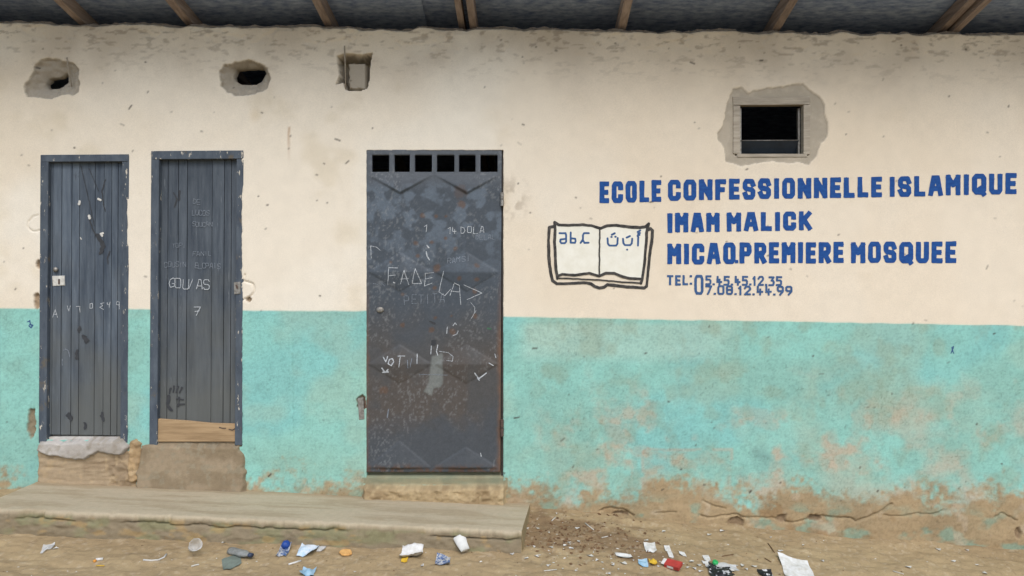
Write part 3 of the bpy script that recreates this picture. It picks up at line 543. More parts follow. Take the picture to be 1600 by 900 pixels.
e = .3; ga = (steel_open(dx_ + e, dy_) - steel_open(dx_ - e, dy_)) / (2 * e); gb = (steel_open(dx_, dy_ + e) - steel_open(dx_, dy_ - e)) / (2 * e); nb = np.abs(so) < 1.1
dx2, dy2 = dx_ - np.where(nb, so * ga, 0), dy_ - np.where(nb, so * gb, 0)
lean = (dy2 - 234) / 504 * -2.0
hS = steel_h(dx2, dy2) - .004
V = np.stack([X_(dx2 + lean), -hS, Z_(dy2)], -1).reshape(-1, 3)
n1, n2, n3 = fb(dx2 / 60, dy2 / 70, 103, 4), fb(dx2 / 16, dy2 / 16, 104, 4), fb(dx2 / 5, dy2 / 5, 105, 3)
cs = np.ones(dx2.shape + (3,)) * C(64, 71, 78); cs = mixc(cs, sst(.45, .62, n2) * sst(470, 330, dy2) * sst(275, 300, dy2) * .6, C(96, 107, 118)); cs = mixc(cs, sst(302, 272, dy2 + 28 * tri(dx2, 678, 52) * 0) * .25, C(112, 114, 118))
br = sst(450, 560, dy2 + 160 * (n1 - .5)) * (1 - .6 * sst(630, 680, dy2 + 60 * (n2 - .5))); cs = mixc(cs, br * .7, C(73, 69, 64)); cs = mixc(cs, sst(.40, .60, n1) * sst(520, 570, dy2) * sst(700, 640, dy2) * .45, C(82, 71, 61))
edge = np.minimum(dx2 - 571, 784 - dx2); cs = mixc(cs, sst(9, 0, edge + 7 * (n2 - .5)) * sst(400, 560, dy2) * .8, C(104, 78, 60)); cs = mixc(cs, sst(722, 734, dy2 + 9 * (n2 - .5)) * sst(.35, .6, n3) * .8, C(84, 62, 48))
for cx, cy, r in [(660,337,5),(682,337,4),(697,338,4),(650,380,5),(675,378,4),(697,372,3),(712,388,4),(653,400,4),(683,420,8),(745,415,5),(718,435,5),(745,437,5),(742,455,5),(630,460,4),(611,410,3),(680,450,4),(720,300,14),(722,320,8),(630,508,5),(681,497,5),(706,494,3),(743,494,5),(709,518,6),(676,515,6),(601,610,8)]:
    d = np.hypot(dx2 - cx, dy2 - cy) / r + .9 * (fb(dx2 / 5, dy2 / 5, 107, 3) - .5); cs = mixc(cs, sst(1, .45, d) * (.75 if r < 9 else .35), C(88, 68, 54))
sm = sst(2, -2, poly_sd(dx2, dy2, [(676, 556), (693, 552), (694, 600), (690, 606), (680, 607), (676, 618), (664, 612), (672, 596)]) + 4 * (n2 - .5)); cs = mixc(cs, sm * .8, C(112, 116, 112))
sc = sst(.60, .74, fb(dx2 / 3, dy2 / 4, 108, 3)) * sst(.35, .65, n1) * .28; cs = mixc(cs, sc, C(140, 142, 142)); cs = cs * (.88 + .24 * n3)[..., None]
F = grid_faces(dx_.shape[1], dx_.shape[0], kp)[:, ::-1]; cc = np.concatenate([cs, np.ones(cs.shape[:2] + (1,))], -1).reshape(-1, 4); V, F, cc, _ = compact(V, F, cc); V, F, cc = skirt(V, F, cc, .03)
M_STEELDOOR = mat('painted_steel', (.9, .9, .9), (1.1, 1.1, 1.1), .55, (90,) * 3, .35, (160,) * 3, attr='col', bdist=.002)
DC = empty('metal_door', bld, label='dark grey rusty steel door with pressed diamonds and six top openings')
mesh_np('door_leaf', V, F, M_STEELDOOR, DC, col=cc, smooth=False)
M_FR = mat('dark_door_frame', (58, 56, 55), (78, 70, 62), .7, (30,) * 3)
quad_prism('frame_post', [(569.5, 236), (574, 236), (573, 741), (568.5, 741)], .032, .09, M_FR, DC); quad_prism('frame_post', [(784.5, 233), (788.5, 233), (787, 770), (783, 770)], .020, .09, M_FR, DC); quad_prism('frame_head', [(571, 232), (787, 231), (787, 236.5), (571, 237)], .012, .09, M_FR, DC)
for y0, y1 in ((301, 322), (655, 681)):
    for a, b in ((y0, (y0 + y1) / 2 - .6), ((y0 + y1) / 2 + .6, y1)):
        xx, z0, z1 = float(X_(784.5)), float(Z_(b)), float(Z_(a)); lathe('hinge', [(.001, z0), (.011, z0), (.011, z1), (.001, z1)], 12, M_STEEL if y0 < 400 else M_RUST, DC, 'z', lambda V: V + np.array([xx, -.012, 0]), smooth=False)
quad_prism('strike_plate', [(559, 622), (568, 621), (569.5, 655), (561, 656)], -.004, .012, M_STEEL, DC); lathe('lock_disc', [(.001, .006), (.022, .005), (.025, 0), (.025, -.004)], 16, M_STEEL, DC, 'y', lambda V: V * np.array([1, 1, .75]) + np.array([float(X_(594)), -.004, float(Z_(484))]))
onC = lambda off: (lambda x, y: steel_h(x - (y - 234) / 504 * -2.0, y) - .004 + off)
for a in ('F.ADE', 'LAZ'): pass
def ck(polys, t=1.1, m=M_CHALK): chalk(polys, t * .82, m, DC, onC(.0016))
ck([[(606, 445), (608, 418), (622, 419)], [(607, 431), (618, 430)]]); ck([[(615, 441), (617, 442)]], 2); ck([[(626, 444), (632, 422), (639, 445)], [(627, 436), (638, 435)]]); ck([[(644, 443), (649, 420), (659, 443), (645, 443)]]); ck([[(677, 426), (665, 427), (663, 447), (675, 442)], [(664, 436), (675, 434)]]); ck([[(693, 424), (686, 456), (695, 462), (704, 452)]]); ck([[(703, 462), (710, 442), (718, 446), (720, 476)], [(705, 455), (718, 456)]]); ck([[(725, 445), (753, 458), (730, 468)]]); ck([[(735, 472), (742, 480), (741, 490)]], .9)
for k, c in enumerate('PETITA'): scrawl(c, 632 + k * 11, 461 - .6 * k, 7, 14, .75, M_CHALK2, DC, onC(.0016))
for k, c in enumerate('14DOLA'): scrawl(c, 700 + k * 10 - (3 if k == 1 else 0), 354, 6.2, 10, .95, M_CHALK, DC, onC(.0016))
for k, c in enumerate('DELAL'): scrawl(c, 743 + k * 6.6, 367, 4.4, 7, .7, M_CHALK2, DC, onC(.0016))
for k, c in enumerate('RAMSI'): scrawl(c, 699 + k * 7.4, 404 - k * 1.2, 5, 8, .75, M_CHALK2, DC, onC(.0016))
ck([[(663, 354), (667, 351), (666, 362)]]); ck([[(667, 383), (670, 387)], [(666, 393), (667, 400), (671, 406)]], 2.2); ck([[(580, 403), (579, 384), (588, 386), (594, 391)]], 1.1); ck([[(583, 443), (590, 444)], [(595, 441), (601, 447)]], .9, M_CHALK2)
ck([[(599, 558), (603, 565), (606, 557)], [(609, 561), (607, 568), (612, 571), (616, 565), (614, 560), (609, 561)]], 2.0); ck([[(626, 558), (624, 573)], [(622, 556), (633, 556)]], 1.4); ck([[(637, 562), (638, 575)], [(644, 560), (641, 574)]], 1.2, M_CHALK2); ck([[(652, 553), (652, 568)]], 1.6); ck([[(597, 575), (602, 582), (607, 577)], [(598, 582), (607, 581)]], 2.4)
ck([[(674, 541), (673, 553)], [(684, 539), (682, 549), (684, 555)]], 1.6); ck([[(699, 511), (698, 521)], [(708, 509), (711, 504), (713, 507)]], 1.5); ck([[(716, 517), (714, 522), (708, 524)]], 1.2); ck([[(742, 583), (748, 592), (760, 583)], [(746, 590), (749, 594)]], 2.2); ck([[(764, 567), (771, 571)], [(773, 553), (775, 559)]], 1.6); ck([[(686, 549), (700, 551), (708, 557), (707, 564), (698, 563)]], .9); ck([[(655, 585), (700, 586)]], .8, M_CHALK2); ck([[(607, 640), (605, 652)]], 2, M_CHALK2); ck([[(742, 489), (744, 485), (736, 498)]], .9); ck([[(751, 708), (752, 713)]], 1.4)
ink('ink_blot', [[(673, 503), (678, 506)]], 4, M_SMUDGE, par=DC, hf=onC(.0016), wob=2); ink('ink_blot', [[(678, 533), (677, 537)]], 5, M_SMUDGE, par=DC, hf=onC(.0016), wob=2); ink('ink_blot', [[(763, 513), (766, 514)]], 4, mat('green_blot', (70, 110, 84), (60, 92, 72), .8), par=DC, hf=onC(.0016), wob=2)

# ---- wooden window with louvre tracks
WN = empty('window', bld, label='small louvre window in an unpainted wooden frame')
M_WOOD = mat('grey_weathered_wood', (168, 158, 142), (140, 131, 117), .9, (8, 30, 60), .5, (12, 60, 130), rnd=.1)
quad_prism('frame_piece', [(1145, 151), (1266, 150), (1265, 163), (1146, 164)], .004, .055, M_WOOD, WN); quad_prism('frame_piece', [(1146, 164.5), (1157, 164.5), (1157, 241), (1146, 240)], .004, .055, M_WOOD, WN); quad_prism('frame_piece', [(1256, 163.5), (1267, 163.5), (1266, 241), (1256, 241)], .004, .055, M_WOOD, WN); quad_prism('sill', [(1152, 240), (1262, 240), (1262, 245), (1152, 245)], .004, .055, M_WOOD, WN)
for a in (1159, 1251.5): quad_prism('louvre_track', [(a, 166), (a + 3, 166), (a + 3, 239), (a, 239)], .05, .075, M_STEEL, WN)
M_GLASS = mat('dusty_glass', (34, 42, 50), (28, 34, 40), .15, (10,) * 3)
Vg = [(float(X_(1162)), .045, float(Z_(218))), (float(X_(1252)), .045, float(Z_(217))), (float(X_(1252)), .085, float(Z_(238))), (float(X_(1162)), .085, float(Z_(239)))]; Vg += [(a, b + .004, c + .003) for a, b, c in Vg]
mesh_np('glass_blade', Vg, [(0, 1, 2, 3), (7, 6, 5, 4), (0, 4, 5, 1), (1, 5, 6, 2), (2, 6, 7, 3), (3, 7, 4, 0)], M_GLASS, WN)
def tube(name, pts, r, m, parent=None, n=7, **kw):
    P = np.array(pts, float); V, F = [], []
    for i, p in enumerate(P):
        t = P[min(i + 1, len(P) - 1)] - P[max(i - 1, 0)]; t /= np.linalg.norm(t) + 1e-9; a = np.cross(t, (.3, .9, .31)); a /= np.linalg.norm(a); b = np.cross(t, a)
        rr = r[i] if hasattr(r, '__len__') else r
        V += [p + rr * (math.cos(2 * math.pi * k / n) * a + math.sin(2 * math.pi * k / n) * b) for k in range(n)]
    F = [(i * n + k, i * n + (k + 1) % n, (i + 1) * n + (k + 1) % n, (i + 1) * n + k) for i in range(len(P) - 1) for k in range(n)] + [tuple(range(n))[::-1], tuple(range((len(P) - 1) * n, len(P) * n))]
    return mesh_np(name, V, F, m, parent, smooth=True, **kw)
PW = lambda x, y, d: (float(X_(x)), -d, float(Z_(y)))
tube('rod', [PW(105, 90, .004), PW(106.5, 112, -.01), PW(108, 134, -.03)], .0035, M_WOOD, bld); tube('rod', [PW(538.5, 72, .006), PW(539.5, 100, .004), PW(540, 139, -.004)], .004, M_WOOD, bld); tube('rod', [PW(1160, 217.5, -.046), PW(1253, 217, -.046)], .003, M_STEEL, WN)

# ---- thresholds: rough cement lumps under the doors
def lump(name, box_, hf, cf, lbl=None, res=1.6):
    x0, y0, x1, y1 = box_; gx, gy = np.meshgrid(np.arange(x0, x1 + res, res), np.arange(y0, y1 + res, res))
    h = hf(gx, gy); c = cf(gx, gy); c4 = np.concatenate([c, np.ones(c.shape[:2] + (1,))], -1).reshape(-1, 4)
    V = np.stack([X_(gx), -h, Z_(gy)], -1).reshape(-1, 3); F = grid_faces(gx.shape[1], gx.shape[0])[:, ::-1]; V, F, c4 = skirt(V, F, c4, .12)
    return mesh_np(name, V, F, M_WALL, bld, col=c4, smooth=True, label=lbl)
def shape(x, y, P, rag, s, soft): return sst(soft, -soft, poly_sd(x, y, P) + rag * (fb(x / 9, y / 9, s, 4) - .5))
def tan_col(a, b, c, s): return lambda x, y: mixc(mixc(np.ones(x.shape + (3,)) * C(*a), sst(.4, .65, fb(x / 28, y / 22, s, 4)) * .8, C(*b)), sst(.55, .72, fb(x / 8, y / 8, s + 3, 3)) * .6, C(*c)) * (.9 + .2 * fb(x / 4, y / 4, s + 5, 2))[..., None]
lump('threshold', (58, 684, 210, 722), lambda x, y: -.03 + .070 * shape(x, y, [(62, 690), (190, 687), (204, 698), (192, 712), (176, 710), (158, 707), (140, 716), (120, 718), (95, 713), (75, 711), (60, 704)], 6, 201, 3.5) + .012 * (fb(x / 30, y / 12, 202, 3) - .5), tan_col((186, 180, 172), (166, 158, 148), (150, 140, 124), 203), 'pale grey cement sill with a broken lower edge')
lump('threshold', (58, 705, 214, 765), lambda x, y: -.03 + .042 * shape(x, y, [(60, 700), (214, 700), (214, 775), (58, 775)], 5, 211, 3) + .014 * (fb(x / 20, y / 5, 212, 4) - .5) + .03 * sst(150, 175, x) * (fb(x / 9, y / 9, 213, 4) - .5), tan_col((168, 148, 120), (146, 126, 100), (184, 160, 126), 214), 'crumbling layered mud under the far left door')
lump('threshold', (200, 682, 226, 764), lambda x, y: -.03 + .055 * shape(x, y, [(204, 690), (212, 686), (221, 692), (222, 720), (219, 750), (204, 756), (200, 730)], 6, 221, 3) + .03 * (fb(x / 7, y / 7, 222, 4) - .5), tan_col((178, 150, 112), (150, 126, 94), (190, 166, 130), 223), 'crumbled mud lump between the two plank doors')
lump('threshold', (214, 690, 386, 785), lambda x, y: -.03 + .046 * shape(x, y, [(221, 695), (300, 696), (373, 698), (381, 712), (383, 730), (382, 790), (212, 790), (216, 720)], 9, 231, 4) + .012 * (fb(x / 40, y / 30, 232, 4) - .5) + .02 * sst(695, 770, y), tan_col((154, 137, 112), (132, 116, 92), (146, 136, 114), 233), 'smooth mud block under the door with the bare board')
lump('threshold', (566, 740, 792, 790), lambda x, y: -.05 + .05 * sst(742, 746, y) + .065 * sst(756, 763, y + 7 * (fb(x / 14, y / 14, 241, 3) - .5)) * sst(567, 572, x) * sst(791, 786, x) + .03 * sst(754, 762, y) * (fb(x / 8, y / 6, 242, 4) - .5) + .006 * (fb(x / 30, y / 10, 243, 3) - .5), lambda x, y: mixc(tan_col((172, 150, 114), (146, 124, 92), (190, 168, 130), 244)(x, y), sst(762, 752, y) * (.4 + .6 * fb(x / 25, y / 5, 245, 3)), C(126, 134, 112)), 'rough crumbled cement under the steel door')

# ------------------------------------------------------------------ concrete step
def step_pt(u, P):              # u metres along the wall, P = (depth, height below the back edge)
    zb = CAMZ + np.interp(u, [-3.3, .12], [-1.250, -1.397]); d, hgt = P; return np.stack([u - .11 * d * sst(-.6, .1, u), -d, zb - hgt], -1)
prof = [(-.03, 0)] + [(d, .004 + .004 * d) for d in np.linspace(0, .53, 62)] + [(.560, .006), (.571, .009), (.576, .018)] + [(.576 + .012 * t, .03 + .20 * t) for t in np.linspace(.04, 1, 30)]
us = np.concatenate([np.arange(-3.09, .118, .0085), [.118]]); pr = np.array(prof)
U, D = np.meshgrid(us, pr[:, 0]); Hh = np.repeat(pr[:, 1][:, None], len(us), 1)
def step_disp(P, U, Hh, D):
    s = D + Hh; n = fb(U / .16, s / .10, 301, 4) - .5; f = sst(.02, .05, Hh)
    k = sst(.50, .57, D) * sst(.08, .02, Hh)
    P = P.copy(); P[..., 2] += .008 * (fb(U / .5, s / .25, 302, 3) - .5) + .0035 * (fb(U / .05, s / .02, 303, 3) - .5) * (1 - f) - k * .006 * sst(.5, .8, fb(U / .035, U * 0, 304, 4))
    P[..., 1] += -f * (.030 * n + .012 * (fb(U / .03, s / .02, 305, 3) - .5)) + k * .014 * sst(.5, .8, fb(U / .03, U * 0, 306, 4))
    ck_ = .055 + .03 * (fb(U / .12, U * 0, 307, 4) - .5); cr = sst(.006, .001, np.abs(Hh - ck_)) * sst(.42, .52, fb(U / .3, U * 0, 308, 2)) * f
    P[..., 1] += cr * .02
    return P
P = step_disp(step_pt(U, (D, Hh)), U, Hh, D)
def step_col(U, D, Hh):
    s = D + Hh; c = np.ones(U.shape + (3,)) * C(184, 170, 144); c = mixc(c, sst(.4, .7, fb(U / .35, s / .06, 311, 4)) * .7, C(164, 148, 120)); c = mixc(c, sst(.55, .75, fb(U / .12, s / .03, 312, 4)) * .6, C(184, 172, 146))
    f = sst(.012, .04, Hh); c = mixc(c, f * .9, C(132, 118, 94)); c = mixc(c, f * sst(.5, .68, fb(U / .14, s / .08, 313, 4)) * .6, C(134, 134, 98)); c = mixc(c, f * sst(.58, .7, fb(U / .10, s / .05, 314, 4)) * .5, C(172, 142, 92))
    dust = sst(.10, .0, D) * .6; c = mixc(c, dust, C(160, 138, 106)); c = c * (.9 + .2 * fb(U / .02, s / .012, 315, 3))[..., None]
    return np.concatenate([c, np.ones(U.shape + (1,))], -1)
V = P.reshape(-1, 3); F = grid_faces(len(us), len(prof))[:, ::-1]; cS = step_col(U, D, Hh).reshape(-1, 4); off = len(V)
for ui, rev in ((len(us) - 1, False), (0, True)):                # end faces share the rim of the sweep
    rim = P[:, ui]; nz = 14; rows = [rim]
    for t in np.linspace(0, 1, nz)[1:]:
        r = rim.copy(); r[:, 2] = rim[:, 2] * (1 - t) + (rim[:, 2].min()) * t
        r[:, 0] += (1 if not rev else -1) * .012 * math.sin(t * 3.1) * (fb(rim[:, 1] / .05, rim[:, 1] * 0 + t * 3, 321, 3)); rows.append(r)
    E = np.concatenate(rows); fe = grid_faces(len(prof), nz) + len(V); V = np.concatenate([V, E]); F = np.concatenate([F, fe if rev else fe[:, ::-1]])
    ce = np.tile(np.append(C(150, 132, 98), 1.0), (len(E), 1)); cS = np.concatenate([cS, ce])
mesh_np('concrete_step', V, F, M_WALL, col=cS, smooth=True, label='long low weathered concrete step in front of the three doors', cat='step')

# ------------------------------------------------------------------ litter
M_WHITE = mat('white_paper', (214, 213, 210), (186, 182, 172), .8, (30,) * 3); M_IVORY = mat('dirty_white_plastic', (206, 204, 196), (176, 172, 160), .5, (60,) * 3)
M_CLEAR = mat('clear_plastic', (222, 222, 220), (205, 205, 202), .25, (30,) * 3, alpha=.55); M_GREYP = mat('grey_plastic', (150, 152, 148), (120, 122, 118), .35, (40,) * 3, alpha=.85)
M_LBLUE = mat('pale_blue_plastic', (176, 200, 216), (206, 214, 220), .4, (30,) * 3, lo=.4, hi=.55); M_SKYB = mat('sky_blue_plastic', (126, 166, 190), (160, 186, 200), .4, (40,) * 3); M_DBLUE = mat('dark_blue_plastic', (28, 60, 128), (36, 72, 140), .4, (40,) * 3)
M_CARD = mat('green_grey_card', (112, 122, 112), (100, 108, 98), .85, (40,) * 3); M_BISC = mat('orange_tan_crust', (214, 168, 104), (190, 142, 84), .9, (60,) * 3, .6, (150,) * 3); M_RED = mat('red_carton', (176, 60, 52), (150, 52, 46), .6, (40,) * 3); M_GREEN = mat('green_plastic', (40, 160, 84), (34, 140, 72), .4, (40,) * 3)
M_BLKP = mat('black_plastic_film', (26, 26, 28), (190, 190, 190), .4, (34,) * 3, lo=.55, hi=.6); M_YEL = mat('yellow_plastic', (214, 178, 60), (190, 150, 40), .5, (40,) * 3); M_TWIG = mat('brown_twig', (92, 70, 48), (120, 94, 66), .9, (40,) * 3); M_MIXP = mat('printed_sachet', (176, 176, 174), (70, 92, 130), .4, (55,) * 3, lo=.45, hi=.56)
def crumple(name, px, py, w_px, h_px, m, lbl, cat, amp=.35, n=11, seed=0, rot=None, outline=.16, lift=.003, group=None, flat=.5):
    r = np.random.default_rng(seed + 500); k = DIST / 4.35 * 1.12; w_, l_ = w_px / PX / k, h_px / PX / k / .42
    u, v = np.meshgrid(np.linspace(-.5, .5, n), np.linspace(-.5, .5, n)); z = np.zeros_like(u)
    for _ in range(6):
        a = r.uniform(0, math.pi); c = r.uniform(-.3, .3); z += r.uniform(.3, 1) * np.abs(math.cos(a) * u + math.sin(a) * v - c)
    z -= .3 * z.mean(); z = np.abs(z - z.mean()) + r.normal(0, .03, z.shape); z = (z - z.min()) / (np.ptp(z) + 1e-6) * .75 * amp * min(w_, l_ * .7)
    th = np.arctan2(v, u); q_ = 1 - outline * (vn(th * 1.6 + 9, th * 0 + seed, 3) + .6 * vn(th * 4 + 30, th * 0 + seed, 4)); uu, vv = u * q_, v * q_
    s, c = (0, 1) if rot is None else (math.sin(rot), math.cos(rot)); xx, yy = (uu * c - vv * s) * w_, (uu * s + vv * c) * l_
    gx_, gy_, gz_ = ground_at(px, py); G0 = ground_z(gx_ + xx, gy_ + yy)
    V = np.stack([gx_ + xx, gy_ + yy, G0 + lift + z], -1).reshape(-1, 3); F = grid_faces(n, n); V = np.concatenate([V, V + [0, 0, -.0012]]); F = np.concatenate([F, F[:, ::-1] + n * n])
    return mesh_np(name, V - [gx_, gy_, gz_], F, m, label=lbl, cat=cat, group=group).__setattr__('location', (gx_, gy_, gz_))
crumple('crumpled_paper', 644, 866, 42, 24, M_WHITE, 'bright white crumpled paper in front of the steel door', 'paper', .55, 12, 1); crumple('plastic_scrap', 632, 876, 12, 6, M_YEL, 'small yellow scrap beside the crumpled white paper by the step', 'scrap', .3, 7, 2)
crumple('sachet', 692, 880, 28, 15, M_MIXP, 'crumpled grey and blue sachet right of the white paper', 'sachet', .5, 11, 3); crumple('water_sachet', 480, 862, 34, 19, M_LBLUE, 'pale blue crumpled water sachet below the step', 'sachet', .5, 11, 4); crumple('plastic_scrap', 503, 858, 16, 9, M_CLEAR, 'clear plastic scrap beside the pale blue sachet', 'scrap', .5, 8, 5)
crumple('plastic_scrap', 481, 896, 24, 12, M_SKYB, 'sky blue plastic piece at the bottom edge of the photo', 'scrap', .6, 9, 6); crumple('can_wrapper', 443, 863, 20, 15, M_MIXP, 'crushed silver and blue wrapper under a dark blue cap', 'wrapper', .7, 10, 7, outline=.1); crumple('plastic_film', 75, 857, 16, 13, M_CLEAR, 'small clear plastic film at far left on the sand', 'plastic', .4, 8, 8, rot=.6)
crumple('card_piece', 362, 878, 26, 20, M_CARD, 'green grey card square under the crushed bottle', 'card', .08, 7, 9, rot=.7, outline=.03); crumple('paper_sheet', 1245, 889, 56, 30, M_WHITE, 'large white folded paper sheet at the bottom right', 'paper', .22, 12, 10, rot=-.15, outline=.08); crumple('paper_piece', 1016, 858, 24, 15, M_WHITE, 'white torn paper beside the dark wet patch', 'paper', .3, 9, 11)
crumple('plastic_strip', 975, 869, 32, 8, M_WHITE, 'long white plastic strip on the wet brown patch', 'plastic', .35, 9, 12, rot=.1); crumple('plastic_scrap', 1005, 881, 18, 9, M_SKYB, 'blue plastic scrap left of the red carton', 'scrap', .4, 8, 13); crumple('plastic_scrap', 1021, 880, 15, 10, M_YEL, 'yellow plastic scrap left of the red carton', 'scrap', .5, 8, 14); crumple('plastic_bag', 1126, 894, 48, 17, M_BLKP, 'black and white crumpled plastic bag at the bottom edge', 'bag', .5, 14, 15)
crumple('plastic_film', 1135, 886, 44, 10, M_CLEAR, 'clear plastic film above the black and white bag', 'plastic', .3, 10, 16); crumple('plastic_bag', 1196, 897, 30, 8, M_BLKP, 'small black plastic piece left of the large white sheet', 'plastic', .5, 9, 17)
for k, (x, y, a, b) in enumerate([(1043, 858, 12, 8), (1047, 866, 10, 10), (1066, 866, 13, 7), (1104, 873, 13, 9), (1103, 880, 14, 6), (1110, 886, 18, 7)]): crumple('paper_piece', x, y, a, b, M_WHITE, ['white paper triangle right of the torn paper by the wet patch', 'pointed white paper piece just above the red carton', 'small white plastic piece up and right of the red carton', 'ivory oval plastic piece above the green cap', 'white flat strip left of the green cap', 'white plastic piece touching the green cap and black bag'][k], 'paper', .25, 7, 20 + k)
def placed(o, px, py, rot=(0, 0, 0), dz=0.0):
    g = ground_at(px, py); o.location = (g[0], g[1], g[2] + dz); o.rotation_euler = rot; return o
def dent(s, amp): return lambda V: V * (1 + amp * (fb(V[:, :1] * 40 + V[:, 2:] * 25, V[:, 1:2] * 40, s, 2) - .5))
cup = lathe('plastic_cup', [(.001, .002), (.022, 0), (.025, .03), (.029, .055), (.033, .085), (.035, .087), (.032, .085)], 20, M_CLEAR, M=dent(401, .5), label='crushed clear plastic cup on the sand below the step', cat='cup'); placed(cup, 300, 862, (math.radians(62), .2, .5), .022)
bt = empty('crushed_bottle', label='crushed grey plastic bottle with dark cap on green card', cat='bottle'); g = ground_at(376, 870); bt.location = (g[0], g[1], g[2] + .022); bt.rotation_euler = (math.radians(90), 0, math.radians(62))
sq = lambda V: dent(402, .4)(V * np.array([1.15, .6, 1])); lathe('body', [(.001, -.085), (.026, -.085), (.029, -.06), (.027, -.01), (.029, .02), (.022, .05), (.012, .066), (.012, .074)], 18, M_GREYP, bt, M=sq); lathe('cap', [(.015, .068), (.015, .086), (.001, .087)], 14, mat('dark_cap', (52, 62, 82), (44, 52, 70), .5), bt, M=lambda V: V * np.array([1, .8, 1]))
cp = lathe('bottle_cap', [(.022, 0), (.024, .012), (.022, .030), (.014, .036), (.001, .037)], 16, M_DBLUE, M=dent(403, .3), label='dark blue plastic cap lying against the foot of the step', cat='cap'); placed(cp, 446, 856, (.9, .3, .2), .012)
pc = lathe('paper_cup', [(.001, .002), (.024, 0), (.028, .045), (.034, .095), (.036, .097), (.033, .094)], 20, mat('printed_cup', (206, 206, 200), (190, 190, 184), .7, (20,) * 3), M=lambda V: dent(404, .3)(V * np.array([1.1, .5, 1])), label='flattened white paper cup leaning below the step right of door', cat='cup'); placed(pc, 727, 868, (math.radians(-52), math.radians(-18), .3), .03)
V, F = [], []; nb = 26
for zl, s in ((0, .96), (.006, 1), (.012, .9)): V += [(s * (.034 + .006 * vn(k * .7, 1., 7) - .004 * (k % 5 == 0)) * math.cos(2 * math.pi * k / nb), s * (.027 + .005 * vn(k * .9, 3., 8)) * math.sin(2 * math.pi * k / nb), zl) for k in range(nb)]
F = [tuple(range(nb))[::-1], tuple(range(2 * nb, 3 * nb))] + [(i * nb + k, i * nb + (k + 1) % nb, (i + 1) * nb + (k + 1) % nb, (i + 1) * nb + k) for i in range(2) for k in range(nb)]
placed(mesh_np('crust_piece', V, F, M_BISC, label='orange tan broken crust lying on the sand by the step', cat='crust'), 540, 866, (.25, .1, .4), .006)
rc = empty('red_carton', label='crushed red and white carton at the bottom of the photo', cat='carton'); g = ground_at(1052, 888); rc.location = (g[0], g[1], g[2] + .012); rc.rotation_euler = (.35, .1, -.6)
V, F = box_v(-.042, .042, -.028, .028, 0, .022, .004); mesh_np('box', np.array(V) * [1, 1, 1] + np.array([[.006 * math.sin(7 * a[0] * 30), 0, .006 * math.sin(a[0] * 60)] for a in V]), F, M_RED, rc); box('label_panel', -.026, .012, -.0292, -.0285, .004, .018, M_WHITE, rc); box('flap', -.066, -.043, -.024, .024, .014, .016, M_WHITE, rc)
placed(lathe('green_cap', [(.016, 0), (.017, .014), (.014, .017), (.001, .0175)], 18, M_GREEN, label='bright green bottle cap beside the black and white bag', cat='cap'), 1117, 882, (.5, .2, 0), .006)
def gpts(P, lift=.004): return [tuple(np.array(ground_at(x, y)) + [0, 0, lift]) for x, y in P]
tube('plastic_strip', gpts([(224, 876), (236, 877), (248, 876), (256, 872), (260, 867)]), .0045, M_WHITE, label='curved thin white strip on the sand at left', cat='strip'); tube('white_stick', gpts([(451, 883), (461, 880), (470, 877)]), .005, M_WHITE, label='straight short white stick below the pale blue sachet', cat='stick'); tube('white_stick', gpts([(299, 886), (306, 884), (311, 883)]), .004, M_IVORY, label='tiny white stick below the crushed clear cup', cat='stick')
bu = empty('cigarette_stub', label='small white and orange stub on the sand at left', cat='stub'); bu.location = (0, 0, 0); tube('paper', gpts([(150, 876), (161, 875)], .006), .008, M_WHITE, bu); tube('filter', gpts([(146, 879), (150, 877)], .005), .0075, mat('orange_filter', (206, 140, 60), (190, 124, 50), .8), bu)
for k, P in enumerate([[(150, 885), (163, 885)], [(1118 + 82, 850), (1206, 858), (1210, 864)], [(850, 893), (870, 891)], [(1395, 893), (1412, 898)], [(862, 815), (868, 809)], [(914, 818), (928, 829)], [(940, 841), (950, 839)], [(1195, 873), (1205, 879)], [(1128, 870), (1146, 867)]]): tube('twig', gpts(P), .003, [M_YEL, M_TWIG, M_IVORY, M_IVORY, M_IVORY, M_IVORY, M_IVORY, M_TWIG, M_TWIG][k], n=5, label=['thin yellow strip under the cigarette stub', 'dark forked twig left above the large white sheet', 'pale stick on the sand right of the step', 'pale straw at the bottom right corner area', 'short pale stick on wet patch nearest the step', 'long pale stick across the wet brown patch', 'curved pale stick on the lower wet patch', 'small brown twig left of the large white sheet', 'dark brown twig right of the ivory oval piece'][k], cat='twig')
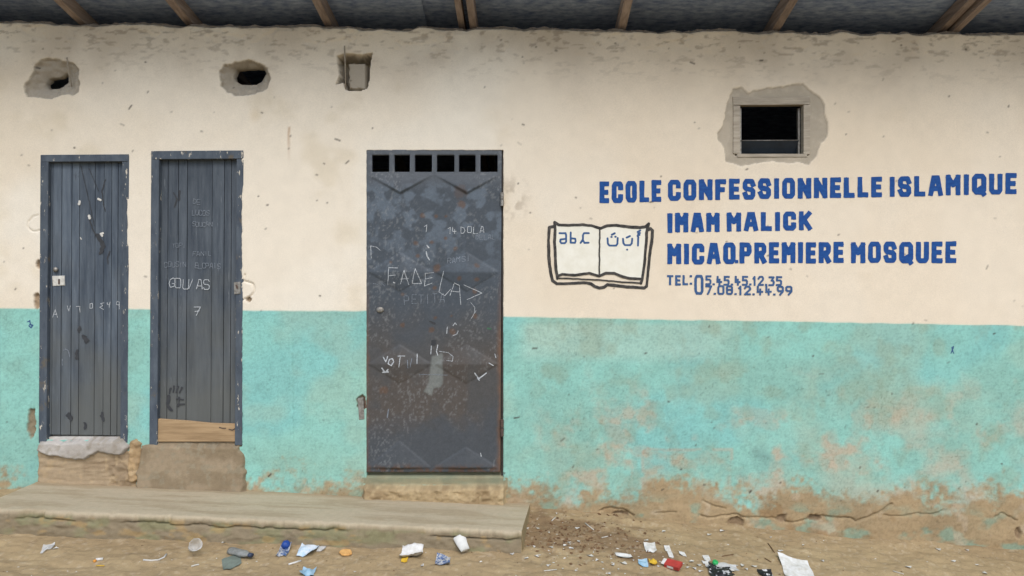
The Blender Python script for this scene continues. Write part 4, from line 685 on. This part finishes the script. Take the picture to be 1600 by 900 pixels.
# many tiny scraps: each a little bent chip
spots = [(87,682+176),(350,848),(660,884),(555,900-6),(800,866),(811,855),(835,855),(861,857),(884,853),(890,848),(893,857),(904,846),(838,870),(823,873),(857,884),(879,889),(900,892),(922,869),(933,876),(941,879),(958,883),(966,890),(952,897),(974,881),(990,876),(1002,889),(1030,886),(1068,881),(1074,887),(1080,878),(1085,889),(1092,884),(1095,893),(1145,893),(1150,884),(1160,884),(1166,890),(1178,886),(1129,830),(1204,840),(1219,861),(1466,859),(1511,860),(1419,887),(1527,883),(1539,896),(1490,877),(1037,831),(870,803),(840,826),(903,826),(1108,836),(824,826),(1255,852),(1285,877),(1010,845)]
CM = [M_WHITE, M_IVORY]; protos = []
for k in range(6):
    r = np.random.default_rng(900 + k); n = 5; u, v = np.meshgrid(np.linspace(-.5, .5, n), np.linspace(-.5, .5, n)); z = .35 * np.abs(u * r.uniform(-1, 1) + v * r.uniform(-1, 1)) + r.uniform(0, .06, u.shape); th = np.arctan2(v, u); q_ = 1 - .5 * vn(th * 1.3 + 5, th * 0 + k, 5)
    V = np.stack([u * q_, v * q_ * .6, z], -1).reshape(-1, 3); F = grid_faces(n, n); V = np.concatenate([V, V - [0, 0, .05]]); F = np.concatenate([F, F[:, ::-1] + n * n])
    me = bpy.data.meshes.new('paper_scrap'); me.from_pydata([tuple(map(float, a)) for a in V], [], [tuple(int(i) for i in f) for f in F]); me.materials.append(CM[k % 2]); protos.append(me)
for k, (x, y) in enumerate(spots):
    o = bpy.data.objects.new('paper_scrap', protos[k % 6]); z_ = 0 if x < 780 else 1 if (y < 862 and x < 1000) else 2 if x < 1035 else 3 if x < 1215 else 4; link(o, None, ['tiny white scrap on the sand below the concrete step', 'tiny white scrap in or beside the dark wet patch', 'tiny white scrap on the sand left of the red carton', 'tiny white scrap between the red carton and the large white sheet', 'tiny white scrap on the bare sand at far right'][z_], 'scrap', ['tiny scraps below the step', 'tiny scraps in the wet patch', 'tiny scraps left of the carton', 'tiny scraps by the bag', 'tiny scraps at far right'][z_]); s = random.uniform(.018, .042); o.scale = (s, s, s * random.uniform(.5, 1)); placed(o, x, y, (0, 0, random.uniform(0, 6.3)), .002)
# uncountable grit, crumbs and leaf bits
def grit(name, n, xr, yr, smin, smax, m, lbl, dist=None):
    V, F = [], []
    for k in range(n):
        x, y = (random.uniform(*xr), random.uniform(*yr)) if dist is None else dist()
        s = smin + (smax - smin) * random.random() ** 3; z = float(ground_z(x, y)); a = random.uniform(0, 3.1); b = len(V); fl = random.uniform(.3, .8); el = random.uniform(.5, 1.6)
        for dx, dy, dz in ((1, 0, 0), (0, 1, 0), (-1, 0, 0), (0, -1, 0), (0, 0, 1), (0, 0, -1)):
            jx = random.uniform(.7, 1.2); X0, Y0 = dx * s * el * jx, dy * s / el * jx; V.append((x + X0 * math.cos(a) - Y0 * math.sin(a), y + X0 * math.sin(a) + Y0 * math.cos(a), z + dz * s * fl * jx + s * .15))
        F += [(b + i, b + j, b + 4) for i, j in ((0, 1), (1, 2), (2, 3), (3, 0))] + [(b + j, b + i, b + 5) for i, j in ((0, 1), (1, 2), (2, 3), (3, 0))]
    mesh_np(name, V, F, m, label=lbl, kind='stuff')
wet = lambda: (.38 + random.gauss(0, .26), min(-.02, -.33 + random.gauss(0, .15)))
grit('grit', 1100, (-3.6, 3.6), (-1.4, -.01), .0012, .006, mat('sand_grit', (146, 128, 100), (120, 100, 78), .95, (30,) * 3), 'scattered sandy grit and crumbs on the ground'); grit('pale_crumbs', 420, (-3.4, 3.6), (-1.3, -.03), .0015, .007, M_IVORY, 'pale specks and crumbs scattered over the sand'); grit('dark_crumbs', 420, (-3.4, 3.6), (-1.3, -.03), .0015, .007, M_TWIG, 'dark specks of plant matter scattered over the sand'); grit('leaf_litter', 520, None, None, .003, .015, mat('wet_leaf_bits', (86, 62, 42), (120, 92, 64), .9, (40,) * 3), 'brown wet leaf bits in the dark patch by the step', wet); grit('shell_bits', 120, None, None, .002, .009, M_IVORY, 'pale bits in the dark wet patch', lambda: (.55 + random.gauss(0, .4), min(-.05, -.5 + random.gauss(0, .13))))
